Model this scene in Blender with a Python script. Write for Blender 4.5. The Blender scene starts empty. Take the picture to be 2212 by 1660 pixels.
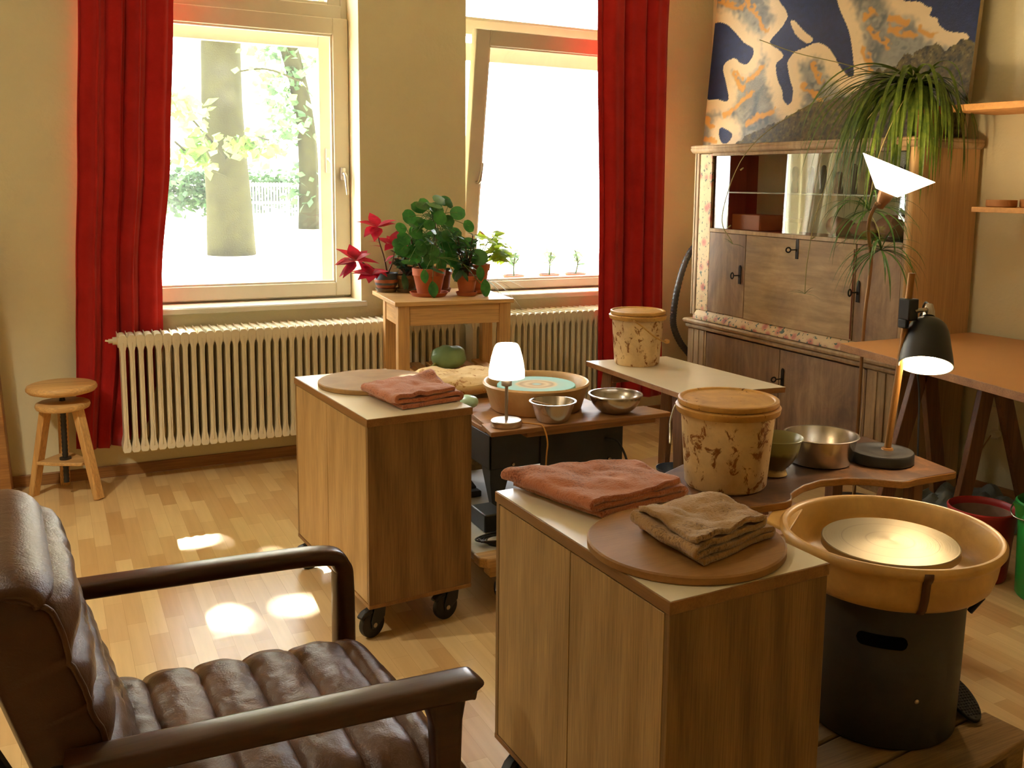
import bpy, bmesh, math, random
from math import sin, cos, pi, radians
from mathutils import Vector, Matrix, noise
random.seed(7)
SC = bpy.context.scene
COL = SC.collection

# ------------------------------------------------------------------ helpers
def V(*a): return Vector(a)

class MB:
    """collects simple solids and links them as one mesh"""
    def __init__(self):
        self.v = []; self.f = []; self.m = []; self.cur = 0
    def add(self, vs, fs):
        o = len(self.v)
        self.v += [Vector(p) for p in vs]
        self.f += [tuple(i + o for i in f) for f in fs]
        self.m += [self.cur] * len(fs)
        return self
    def box(self, x0, x1, y0, y1, z0, z1, rot=0, about=None):
        vs = [V(x, y, z) for z in (z0, z1) for y in (y0, y1) for x in (x0, x1)]
        if rot:
            a = Vector(about) if about else V((x0+x1)/2, (y0+y1)/2, (z0+z1)/2)
            M = Matrix.Rotation(rot, 3, 'Z')
            vs = [M @ (p - a) + a for p in vs]
        return self.add(vs, [(0,2,3,1),(4,5,7,6),(0,1,5,4),(2,6,7,3),(0,4,6,2),(1,3,7,5)])
    def bar(self, p0, p1, w, h, up=(0,0,1), w1=None, h1=None):
        p0 = Vector(p0); p1 = Vector(p1)
        t = (p1 - p0).normalized(); u = Vector(up)
        s = t.cross(u)
        if s.length < 1e-5: s = t.cross(V(1,0,0))
        s.normalize(); n = s.cross(t).normalized()
        w1 = w if w1 is None else w1; h1 = h if h1 is None else h1
        vs = []
        for p, a, b in ((p0, w, h), (p1, w1, h1)):
            for sx, sy in ((-1,-1),(1,-1),(1,1),(-1,1)):
                vs.append(p + s*sx*a/2 + n*sy*b/2)
        return self.add(vs, [(3,2,1,0),(4,5,6,7),(0,1,5,4),(1,2,6,5),(2,3,7,6),(3,0,4,7)])
    def lathe(self, prof, c=(0,0,0), n=32, axis=None, cap0=True, cap1=True, closed=False):
        c = Vector(c)
        R = Vector((0,0,1)).rotation_difference(Vector(axis).normalized()).to_matrix() if axis else None
        vs = []
        for r, z in prof:
            for k in range(n):
                a = 2*pi*k/n
                p = V(r*cos(a), r*sin(a), z)
                vs.append((R @ p if R else p) + c)
        fs = []
        L = len(prof)
        for i in range(L if closed else L-1):
            j = (i+1) % L
            for k in range(n):
                fs.append((i*n+k, i*n+(k+1)%n, j*n+(k+1)%n, j*n+k))
        if not closed:
            if cap0 and prof[0][0] > 1e-6: fs.append(tuple(range(n))[::-1])
            if cap1 and prof[-1][0] > 1e-6: fs.append(tuple((L-1)*n+k for k in range(n)))
        return self.add(vs, fs)
    def cyl(self, p0, p1, r, r1=None, n=20):
        p0 = Vector(p0); p1 = Vector(p1); L = (p1-p0).length
        return self.lathe([(r,0),(r if r1 is None else r1, L)], p0, n, axis=(p1-p0))
    def tube(self, pts, r, n=8, cap=True):
        pts = [Vector(p) for p in pts]
        rs = r if isinstance(r, (list, tuple)) else [r]*len(pts)
        vs = []; fs = []
        prev = None
        for i, p in enumerate(pts):
            t = (pts[min(i+1, len(pts)-1)] - pts[max(i-1, 0)])
            if t.length < 1e-9: t = V(0,0,1)
            t.normalize()
            if prev is None:
                s = t.cross(V(0,0,1))
                if s.length < 1e-3: s = t.cross(V(1,0,0))
            else:
                s = prev - t*prev.dot(t)
            s.normalize(); prev = s
            b = t.cross(s)
            for k in range(n):
                a = 2*pi*k/n
                vs.append(p + (s*cos(a) + b*sin(a))*rs[i])
        for i in range(len(pts)-1):
            for k in range(n):
                fs.append((i*n+k, i*n+(k+1)%n, (i+1)*n+(k+1)%n, (i+1)*n+k))
        if cap:
            fs.append(tuple(range(n))[::-1]); fs.append(tuple((len(pts)-1)*n+k for k in range(n)))
        return self.add(vs, fs)
    def prism(self, poly, z0, z1, fn=None):
        """poly: list of 2-D points; fn maps (a, b, h) to 3-D"""
        fn = fn or (lambda a, b, h: V(a, b, h))
        n = len(poly)
        vs = [fn(a, b, z0) for a, b in poly] + [fn(a, b, z1) for a, b in poly]
        fs = [tuple(range(n))[::-1], tuple(range(n, 2*n))] + [(i, (i+1)%n, n+(i+1)%n, n+i) for i in range(n)]
        return self.add(vs, fs)
    def grid(self, fn, nu, nv, wrapu=False):
        vs = [fn(i/(nu if wrapu else nu), j/nv) for j in range(nv+1) for i in range(nu if wrapu else nu+1)]
        w = nu if wrapu else nu+1
        fs = []
        for j in range(nv):
            for i in range(nu):
                i2 = (i+1) % w if wrapu else i+1
                fs.append((j*w+i, j*w+i2, (j+1)*w+i2, (j+1)*w+i))
        return self.add(vs, fs)
    def build(self, name, mat, parent=None, bevel=0, smooth=None, sub=0, solid=0, local=False, seg=2, fix=True):
        vs = self.v
        if parent is not None and not local:
            inv = world_of(parent).inverted()
            vs = [inv @ p for p in vs]
        me = bpy.data.meshes.new(name)
        me.from_pydata(vs, [], self.f)
        mats = mat if isinstance(mat, (list, tuple)) else [mat]
        for m_ in mats: me.materials.append(m_)
        if len(mats) > 1:
            me.polygons.foreach_set('material_index', self.m)
        if fix:
            bm = bmesh.new(); bm.from_mesh(me)
            bmesh.ops.recalc_face_normals(bm, faces=bm.faces)
            bm.to_mesh(me); bm.free()
        if smooth is None: smooth = 38
        if smooth:
            for p in me.polygons: p.use_smooth = True
            if smooth < 180: me.set_sharp_from_angle(angle=radians(smooth))
        o = bpy.data.objects.new(name, me)
        COL.objects.link(o)
        if parent is not None: o.parent = parent
        if solid:
            s = o.modifiers.new('t', 'SOLIDIFY'); s.thickness = solid; s.offset = 0
        if bevel:
            b = o.modifiers.new('b', 'BEVEL'); b.width = bevel; b.segments = seg; b.limit_method = 'ANGLE'; b.angle_limit = radians(40)
            b.harden_normals = False
        if sub:
            s = o.modifiers.new('s', 'SUBSURF'); s.levels = sub; s.render_levels = sub
        return o

def world_of(o):
    M = Matrix.Identity(4)
    while o is not None:
        M = (Matrix.Translation(o.location) @ o.rotation_euler.to_matrix().to_4x4() @ Matrix.Diagonal((*o.scale, 1))) @ M
        o = o.parent
    return M

def tag(o, label=None, cat=None, group=None, kind=None):
    if label: o['label'] = label
    if cat: o['category'] = cat
    if group: o['group'] = group
    if kind: o['kind'] = kind
    return o

def thing(name, label, cat, loc=(0,0,0), rotz=0, group=None):
    o = bpy.data.objects.new(name, None); COL.objects.link(o)
    o.location = loc; o.rotation_euler = (0, 0, rotz); o.empty_display_size = .05
    return tag(o, label, cat, group)

def structure(name, loc=(0,0,0)):
    o = bpy.data.objects.new(name, None); COL.objects.link(o); o.location = loc
    o['kind'] = 'structure'; o.empty_display_size = .05
    return o

def kids(o): return [c for c in list(COL.objects) if c.parent == o]
def copy_tree(o, parent=None):
    c = o.copy(); COL.objects.link(c)
    if parent is not None: c.parent = parent
    for ch in kids(o): copy_tree(ch, c)
    return c

def lerp(a, b, t): return a + (b-a)*t
def smoothstep(a, b, x):
    t = max(0, min(1, (x-a)/(b-a))); return t*t*(3-2*t)
def bez(pts, n):
    """Catmull-Rom through points"""
    P = [Vector(p) for p in pts]; P = [2*P[0]-P[1]] + P + [2*P[-1]-P[-2]]
    out = []
    m = len(P)-3
    for s in range(m):
        for k in range(n):
            t = k/n
            a, b, c, d = P[s:s+4]
            out.append(.5*((2*b) + (c-a)*t + (2*a-5*b+4*c-d)*t*t + (3*b-a-3*c+d)*t**3))
    out.append(P[-2].copy())
    return out

# ------------------------------------------------------------------ materials
def lin(c):
    c /= 255.0
    return c/12.92 if c <= .04045 else ((c+.055)/1.055)**2.4
def S(r, g, b): return (lin(r), lin(g), lin(b), 1)

def newmat(name):
    m = bpy.data.materials.new(name); m.use_nodes = True
    nt = m.node_tree; nt.nodes.clear()
    out = nt.nodes.new('ShaderNodeOutputMaterial')
    return m, nt, out
def N(nt, t, **kw):
    n = nt.nodes.new(t)
    for k, v in kw.items():
        if k.startswith('i_'):
            n.inputs[k[2:].replace('_', ' ')].default_value = v
        else: setattr(n, k, v)
    return n
def L(nt, a, b): nt.links.new(a, b)
def bsdf(nt, out, rough=.5, metal=0, spec=.5, color=None):
    b = nt.nodes.new('ShaderNodeBsdfPrincipled')
    b.inputs['Roughness'].default_value = rough; b.inputs['Metallic'].default_value = metal
    b.inputs['Specular IOR Level'].default_value = spec
    if color: b.inputs['Base Color'].default_value = color
    L(nt, b.outputs[0], out.inputs[0])
    return b
def ramp(nt, fac, stops, interp='LINEAR'):
    r = nt.nodes.new('ShaderNodeValToRGB'); r.color_ramp.interpolation = interp
    el = r.color_ramp.elements
    while len(el) < len(stops): el.new(.5)
    for e, (p, c) in zip(el, stops): e.position = p; e.color = c
    L(nt, fac, r.inputs[0]); return r
def coords(nt, scale=(1,1,1), rot=(0,0,0), kind='Object', loc=(0,0,0)):
    tc = nt.nodes.new('ShaderNodeTexCoord'); mp = nt.nodes.new('ShaderNodeMapping')
    mp.inputs['Scale'].default_value = scale; mp.inputs['Rotation'].default_value = rot; mp.inputs['Location'].default_value = loc
    L(nt, tc.outputs[kind], mp.inputs[0]); return mp.outputs[0]
def noise_tex(nt, vec, scale, detail=4, rough=.5, dist=0):
    n = N(nt, 'ShaderNodeTexNoise'); n.inputs['Scale'].default_value = scale; n.inputs['Detail'].default_value = detail
    n.inputs['Roughness'].default_value = rough; n.inputs['Distortion'].default_value = dist
    L(nt, vec, n.inputs['Vector']); return n.outputs[0]
def bump(nt, b, h, strength=.2, dist=.01):
    n = N(nt, 'ShaderNodeBump'); n.inputs['Strength'].default_value = strength; n.inputs['Distance'].default_value = dist
    L(nt, h, n.inputs['Height']); L(nt, n.outputs[0], b.inputs['Normal']); return n
def mixc(nt, fac, a, b, blend='MIX'):
    m = N(nt, 'ShaderNodeMix', data_type='RGBA', blend_type=blend)
    if isinstance(fac, (int, float)): m.inputs[0].default_value = fac
    else: L(nt, fac, m.inputs[0])
    for s, c in ((m.inputs[6], a), (m.inputs[7], b)):
        if isinstance(c, tuple): s.default_value = c
        else: L(nt, c, s)
    return m.outputs[2]

def plain(name, color, rough=.5, metal=0, spec=.5, bumps=0, bscale=80, var=0):
    m, nt, out = newmat(name); b = bsdf(nt, out, rough, metal, spec, color)
    if bumps or var:
        n = noise_tex(nt, coords(nt), bscale, 4)
        if bumps: bump(nt, b, n, bumps, .004)
        if var:
            d = tuple(x*(1-var) for x in color[:3]) + (1,); u = tuple(min(1, x*(1+var)) for x in color[:3]) + (1,)
            n2 = noise_tex(nt, coords(nt), bscale*.1, 5, .6)
            L(nt, ramp(nt, n2, [(.3, d), (.7, u)]).outputs[0], b.inputs['Base Color'])
    return m

def wood(name, c1, c2, axis=2, rough=.45, scale=14, stretch=.06, cathedral=0, spec=.4, bumps=.08, fine=.5):
    m, nt, out = newmat(name); b = bsdf(nt, out, rough, 0, spec)
    sc = [1, 1, 1]; sc[axis] = stretch
    vec = coords(nt, tuple(sc))
    n1 = noise_tex(nt, vec, scale, 6, .6, .4)
    sc2 = [1, 1, 1]; sc2[axis] = .025
    n2 = noise_tex(nt, coords(nt, tuple(sc2)), scale*14, 3, .6)
    f = n1
    if cathedral:
        w = N(nt, 'ShaderNodeTexWave', wave_type='BANDS', bands_direction='DIAGONAL')
        w.inputs['Scale'].default_value = cathedral; w.inputs['Distortion'].default_value = 9
        w.inputs['Detail'].default_value = 3; w.inputs['Detail Scale'].default_value = .6
        sc3 = [1, 1, 1]; sc3[axis] = .16
        L(nt, coords(nt, tuple(sc3)), w.inputs['Vector'])
        mm = N(nt, 'ShaderNodeMath', operation='MULTIPLY_ADD'); L(nt, w.outputs[1], mm.inputs[0]); mm.inputs[1].default_value = .3
        L(nt, n1, mm.inputs[2]); f = mm.outputs[0]
    r = ramp(nt, f, [(.28, c2), (.68 if not cathedral else .85, c1)])
    dk = ramp(nt, n2, [(.38, (1-fine*.5,)*3 + (1,)), (.6, (1, 1, 1, 1))])
    L(nt, mixc(nt, 1.0, r.outputs[0], dk.outputs[0], 'MULTIPLY'), b.inputs['Base Color'])
    if bumps: bump(nt, b, n2, bumps, .002)
    return m

def stained(name, base, stain, amount=.55, scale=6, rough=.4, blot=None, sss=0):
    """off-white plastic with dried clay smears"""
    m, nt, out = newmat(name); b = bsdf(nt, out, rough)
    v = coords(nt)
    a = noise_tex(nt, v, scale, 6, .62, .6)
    v2 = coords(nt, (1, 1, .8), loc=(3.1, .7, 1.9))
    c = noise_tex(nt, v2, scale*3.4, 7, .72, .5)
    wash = ramp(nt, a, [(.36, (0, 0, 0, 1)), (.66, (.85, .85, .85, 1))])
    base2 = mixc(nt, wash.outputs[0], base, tuple(lerp(base[i], stain[i], .55) for i in range(3)) + (1,))
    sp = ramp(nt, c, [(amount+.04, (0, 0, 0, 1)), (amount+.09, (1, 1, 1, 1))])
    base3 = mixc(nt, sp.outputs[0], base2, stain)
    L(nt, base3, b.inputs['Base Color'])
    rr = ramp(nt, sp.outputs[0], [(0, (rough,)*3+(1,)), (1, (.85,)*3+(1,))]); L(nt, rr.outputs[0], b.inputs['Roughness'])
    return m

def glass(name, tint=(1, 1, 1, 1), refl=.08, rough=0.0, veil=0, const=None):
    m, nt, out = newmat(name)
    t = N(nt, 'ShaderNodeBsdfTransparent'); t.inputs[0].default_value = tint
    g = N(nt, 'ShaderNodeBsdfGlossy'); g.inputs['Roughness'].default_value = rough
    mx = N(nt, 'ShaderNodeMixShader'); mx.inputs[0].default_value = const if const is not None else refl
    L(nt, t.outputs[0], mx.inputs[1]); L(nt, g.outputs[0], mx.inputs[2])
    if veil:
        tl = N(nt, 'ShaderNodeBsdfTranslucent'); tl.inputs[0].default_value = (.9, .95, 1, 1)
        m2 = N(nt, 'ShaderNodeMixShader'); m2.inputs[0].default_value = veil
        L(nt, mx.outputs[0], m2.inputs[1]); L(nt, tl.outputs[0], m2.inputs[2]); L(nt, m2.outputs[0], out.inputs[0])
    else: L(nt, mx.outputs[0], out.inputs[0])
    return m

def emit(name, color, strength):
    m, nt, out = newmat(name)
    e = N(nt, 'ShaderNodeEmission'); e.inputs[0].default_value = color; e.inputs[1].default_value = strength
    L(nt, e.outputs[0], out.inputs[0]); return m

def cloth(name, c1, c2, rough=.9, scale=300, trans=0, bumps=.6, sheen=.3, weave=False, big=9, fuzz=.5):
    m, nt, out = newmat(name); b = bsdf(nt, out, rough, 0, .15)
    v = coords(nt)
    n = noise_tex(nt, v, scale, 3, .7)
    n2 = noise_tex(nt, v, big, 4, .6)
    f = N(nt, 'ShaderNodeMath', operation='MULTIPLY_ADD'); L(nt, n, f.inputs[0]); f.inputs[1].default_value = fuzz
    L(nt, n2, f.inputs[2])
    r = ramp(nt, f.outputs[0], [(.25+.5*fuzz, c2), (.70+.5*fuzz, c1)])
    L(nt, r.outputs[0], b.inputs['Base Color'])
    b.inputs['Sheen Weight'].default_value = sheen
    if bumps: bump(nt, b, n, bumps, .003)
    if trans:
        tr = N(nt, 'ShaderNodeBsdfTranslucent'); L(nt, r.outputs[0], tr.inputs[0])
        mx = N(nt, 'ShaderNodeMixShader'); mx.inputs[0].default_value = trans
        L(nt, b.outputs[0], mx.inputs[1]); L(nt, tr.outputs[0], mx.inputs[2]); L(nt, mx.outputs[0], out.inputs[0])
    return m

def leafmat(name, c1, c2, scale=30, trans=.35, rough=.4, spot=None):
    m, nt, out = newmat(name); b = bsdf(nt, out, rough, 0, .4)
    n = noise_tex(nt, coords(nt), scale, 3, .6)
    r = ramp(nt, n, [(.35, c2), (.65, c1)] + ([(.72, spot)] if spot else []))
    L(nt, r.outputs[0], b.inputs['Base Color'])
    tr = N(nt, 'ShaderNodeBsdfTranslucent'); L(nt, r.outputs[0], tr.inputs[0])
    mx = N(nt, 'ShaderNodeMixShader'); mx.inputs[0].default_value = trans
    L(nt, b.outputs[0], mx.inputs[1]); L(nt, tr.outputs[0], mx.inputs[2]); L(nt, mx.outputs[0], out.inputs[0])
    return m

M = {}
# walls
def plaster(name, c, var=.06):
    m, nt, out = newmat(name); b = bsdf(nt, out, .85, 0, .2)
    v = coords(nt)
    n = noise_tex(nt, v, 3, 5, .6); n2 = noise_tex(nt, v, 45, 4, .6); n3 = noise_tex(nt, v, 7, 3, .5, .5)
    d = tuple(x*(1-var) for x in c[:3]) + (1,)
    L(nt, ramp(nt, n, [(.3, d), (.7, c)]).outputs[0], b.inputs['Base Color'])
    ad = N(nt, 'ShaderNodeMath', operation='MULTIPLY_ADD'); L(nt, n3, ad.inputs[0]); ad.inputs[1].default_value = 2.0; L(nt, n2, ad.inputs[2])
    bump(nt, b, ad.outputs[0], .18, .01); return m
M['wall'] = plaster('wall_plaster', S(226, 216, 178))
M['ceil'] = plaster('ceiling_paint', S(228, 220, 196))
M['white'] = plain('white_lacquer', S(214, 206, 184), .4, var=.04, bscale=40)
M['oldwhite'] = plain('radiator_enamel', S(228, 218, 192), .35, var=.05, bscale=60)
M['glass'] = glass('window_glass', (1, 1, 1, 1), const=.035, veil=.006)  # slight milky veil mixed into the pane to imitate window glare
M['cabglass'] = glass('cabinet_glass', (.97, 1, .985, 1), const=.10)
M['steel'] = plain('stainless_steel', (.62, .58, .52, 1), .24, 1, var=.05, bscale=30)
M['alu'] = plain('satin_nickel', (.6, .56, .5, 1), .32, 1)
M['chrome'] = plain('dull_chrome', (.5, .46, .4, 1), .25, 1)
M['black'] = plain('black_plastic', (.012, .011, .010, 1), .45)
M['blackmetal'] = plain('black_metal', (.018, .017, .016, 1), .4, var=.3, bscale=50)

def floor_mat():
    m, nt, out = newmat('strip_laminate'); b = bsdf(nt, out, .31, 0, .45)
    tc = N(nt, 'ShaderNodeTexCoord'); sp = N(nt, 'ShaderNodeSeparateXYZ'); cb = N(nt, 'ShaderNodeCombineXYZ')
    L(nt, tc.outputs['Object'], sp.inputs[0]); L(nt, sp.outputs[1], cb.inputs[0]); L(nt, sp.outputs[0], cb.inputs[1])
    br = N(nt, 'ShaderNodeTexBrick'); br.offset = .37; br.offset_frequency = 2; br.squash = 1
    L(nt, cb.outputs[0], br.inputs['Vector'])
    br.inputs['Scale'].default_value = 1; br.inputs['Brick Width'].default_value = .31; br.inputs['Row Height'].default_value = .060
    br.inputs['Mortar Size'].default_value = .0005; br.inputs['Bias'].default_value = -.15
    br.inputs['Color1'].default_value = S(218, 190, 140); br.inputs['Color2'].default_value = S(186, 146, 96); br.inputs['Mortar'].default_value = S(176, 138, 90)
    mp = N(nt, 'ShaderNodeMapping'); mp.inputs['Scale'].default_value = (1, .05, 1); L(nt, tc.outputs['Object'], mp.inputs[0])
    n = noise_tex(nt, mp.outputs[0], 45, 3, .5, 0)
    g = ramp(nt, n, [(.25, (.90, .87, .83, 1)), (.65, (1.03, 1.02, 1, 1))])
    L(nt, mixc(nt, 1.0, br.outputs[0], g.outputs[0], 'MULTIPLY'), b.inputs['Base Color'])
    bump(nt, b, n, .05, .002)
    return m
M['floor'] = floor_mat()
M['skirt'] = wood('skirting_wood', S(178, 128, 74), S(142, 96, 52), axis=0)
M['curtain'] = cloth('red_curtain', S(184, 36, 33), S(162, 27, 25), .85, 500, trans=.10, bumps=.15, sheen=.15)
M['pine'] = wood('pale_pine', S(222, 178, 116), S(192, 142, 82), axis=2)
M['pine_h'] = wood('pale_pine_top', S(222, 180, 120), S(194, 148, 88), axis=0)
M['oak'] = wood('oak_veneer', S(152, 116, 68), S(116, 84, 44), axis=2, cathedral=5, fine=.6, scale=20)
M['oakdoor'] = wood('oak_veneer_door', S(196, 160, 106), S(168, 132, 80), axis=2, cathedral=4, fine=.6, scale=22)
M['lam'] = plain('white_laminate', S(226, 214, 184), .32, var=.03, bscale=40)
M['bat'] = wood('pressed_wood', S(166, 120, 64), S(142, 100, 50), axis=0, stretch=.8, scale=9, rough=.6, fine=.2)
M['bat2'] = wood('pressed_wood_pale', S(172, 134, 82), S(150, 112, 64), axis=0, stretch=.8, scale=9, rough=.6, fine=.2)
M['towel'] = cloth('rust_terry', S(190, 116, 80), S(140, 74, 46), .95, 170, fuzz=1.1, bumps=1.0, sheen=.5)
M['towel2'] = cloth('sand_terry', S(176, 138, 90), S(122, 90, 54), .95, 170, fuzz=1.1, bumps=1.0, sheen=.4)
def leather():
    m, nt, out = newmat('brown_leather'); b = bsdf(nt, out, .33, 0, .34)
    v = coords(nt); n = noise_tex(nt, v, 5, 5, .6); n2 = noise_tex(nt, v, 260, 3, .6); n3 = noise_tex(nt, v, 14, 5, .65, 1.5)
    L(nt, ramp(nt, n, [(.3, S(72, 44, 25)), (.7, S(94, 60, 35))]).outputs[0], b.inputs['Base Color'])
    ad = N(nt, 'ShaderNodeMath', operation='MULTIPLY_ADD'); L(nt, n3, ad.inputs[0]); ad.inputs[1].default_value = 2.5; L(nt, n2, ad.inputs[2])
    bump(nt, b, ad.outputs[0], .22, .006); return m
M['leather'] = leather()
M['darkwood'] = wood('dark_stained_wood', S(74, 40, 22), S(50, 26, 14), axis=0, rough=.28, spec=.5, fine=.25)
M['terracotta'] = plain('terracotta', S(178, 96, 54), .8, var=.14, bscale=60, bumps=.1)
M['terradark'] = plain('weathered_terracotta', S(132, 74, 46), .85, var=.25, bscale=60, bumps=.1)
M['soil'] = plain('potting_soil', S(52, 38, 26), .95, var=.4, bscale=200, bumps=.8)
M['cream'] = stained('cream_plastic_pan', S(226, 190, 132), S(150, 90, 38), .62, 4, .4)
M['ochrepan'] = stained('ochre_plastic_pan', S(226, 182, 104), S(128, 80, 34), .64, 5, .38)
M['bucket'] = stained('clay_smeared_bucket', S(236, 206, 152), S(138, 84, 32), .505, 7, .38)
M['lid'] = stained('clay_smeared_lid', S(214, 164, 84), S(120, 78, 30), .58, 9, .5)
M['plybench'] = wood('worn_bench_board', S(176, 126, 74), S(140, 94, 52), axis=0, rough=.5)
M['brownleg'] = wood('brown_leg_wood', S(142, 98, 60), S(106, 68, 38), axis=2)
M['grey_steel'] = plain('blue_grey_sheet_steel', S(58, 60, 62), .45, .3, var=.35, bscale=40)
FILL_CEIL = 34.0; SKY = 12.0; SUNP = 95; EXPO = 0.5; LAMP = .23; FILL_PEND = 66  # ceiling and pendant levels belong to lamps added as fill
# ------------------------------------------------------------------ room
YW = 5.231            # inner face of the window wall
ZC = 3.35
XL = -2.4; YB = -2.6
def rwall(y): return 3.87 + (5.231 - y)*.1     # the right wall stands a little out of square

m = MB()
m.box(XL-.1, .2, YW, YW+.46, 0, ZC)
m.box(1.535, 2.155, YW, YW+.46, 0, ZC)
m.box(3.46, 4.9, YW, YW+.46, 0, ZC)
m.box(.2, 1.535, YW, YW+.46, 0, .815); m.box(2.155, 3.46, YW, YW+.46, 0, .815)
m.box(.2, 1.535, YW, YW+.46, 2.95, ZC); m.box(2.155, 3.46, YW, YW+.46, 2.95, ZC)
tag(m.build('wall_window', M['wall'], smooth=0), kind='structure')
m = MB(); xr0, xr1 = rwall(YW+.3), rwall(YB-.2)
m.prism([(xr0, YW+.3), (xr1, YB-.2), (xr1+.2, YB-.2), (xr0+.2, YW+.3)], 0, ZC)
tag(m.build('wall_right', M['wall'], smooth=0), kind='structure')
m = MB()
m.box(XL-.3, XL, YB-.2, YW, 0, ZC)
tag(m.build('wall_left', M['wall'], smooth=0), kind='structure')
m = MB(); m.box(XL, xr1, YB-.2, YB, 0, ZC); tag(m.build('wall_rear', M['wall'], smooth=0), kind='structure')
m = MB(); m.box(XL-.2, 5.2, YB-.2, YW+.46, -.1, 0); tag(m.build('floor', M['floor'], smooth=0), kind='structure')
m = MB(); m.box(XL-.2, 5.2, YB-.2, YW+.46, ZC, ZC+.1); tag(m.build('ceiling', M['ceil'], smooth=0), kind='structure')
m = MB(); m.box(XL, 3.9, YW-.016, YW, 0, .058); tag(m.build('baseboard_window', M['skirt'], bevel=.004), kind='structure')
m = MB(); fnb = lambda a, b, h: V(a, b, h)
m.prism([(rwall(YW)-.016, YW-.016), (rwall(YB)-.016, YB), (rwall(YB), YB), (rwall(YW), YW-.016)], 0, .058)
M['skirt_y'] = wood('skirting_wood_along', S(178, 128, 74), S(142, 96, 52), axis=1)
tag(m.build('baseboard_right', M['skirt_y'], bevel=.004), kind='structure')

# the house the room belongs to (its street front rises above the windows)
m = MB(); m.box(-16, XL-.3, YW-.5, YW+.455, 0, 15); m.box(5.25, 18, YW-.5, YW+.455, 0, 15); m.box(XL-.3, 5.25, YW-.5, YW+.455, ZC+.1, 15)
tag(m.build('wall_street_front', plain('house_render', S(190, 176, 150), .9), smooth=0), kind='structure')
# wood-trimmed door casing at the extreme edge of the picture
m = MB(); m.bar((-.215, 5.13, 0), (-.275, 5.13, 1.25), .05, .16, up=(0,1,0))
tag(m.build('trim_1', M['skirt'], bevel=.004), kind='structure')

# window sills
m = MB(); m.box(.2, 1.535, YW-.03, 5.46, .81, .838); m.box(.17, 1.56, YW-.032, YW-.0005, .81, .838)
tag(m.build('trim_2', M['white'], bevel=.004), kind='structure')
m = MB(); m.box(2.155, 3.46, YW-.03, 5.46, .81, .838); m.box(2.13, 3.49, YW-.032, YW-.0005, .81, .838)
tag(m.build('trim_3', M['white'], bevel=.004), kind='structure')

def frame_boxes(m, x0, x1, z0, z1, y0, y1, w, wb=None, wt=None):
    wb = wb or w; wt = wt or w
    m.box(x0, x0+w, y0, y1, z0, z1); m.box(x1-w, x1, y0, y1, z0, z1)
    m.box(x0+w, x1-w, y0, y1, z0, z0+wb); m.box(x0+w, x1-w, y0, y1, z1-wt, z1)
def pane(x0, x1, z0, z1, y, name, parent):
    mm = MB(); mm.box(x0, x1, y-.002, y+.002, z0, z1); return mm.build(name, M['glass'], parent, smooth=0)
def lever(name, parent, x, y, z, up=1, tilt=0, s=1):
    h = MB(); h.box(x-.014*s, x+.014*s, y-.014, y, z-.035*s, z+.035*s)
    p = [(x, y-.01, z), (x, y-.045*s, z), (x+.004+tilt*.2, y-.052*s, z+.012*up), (x+.012+tilt, y-.052*s, z+.115*s*up)]
    h.tube(p, [.010*s, .010*s, .011*s, .007*s], 8)
    return h.build(name, M['alu'], parent, bevel=.003)

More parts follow.
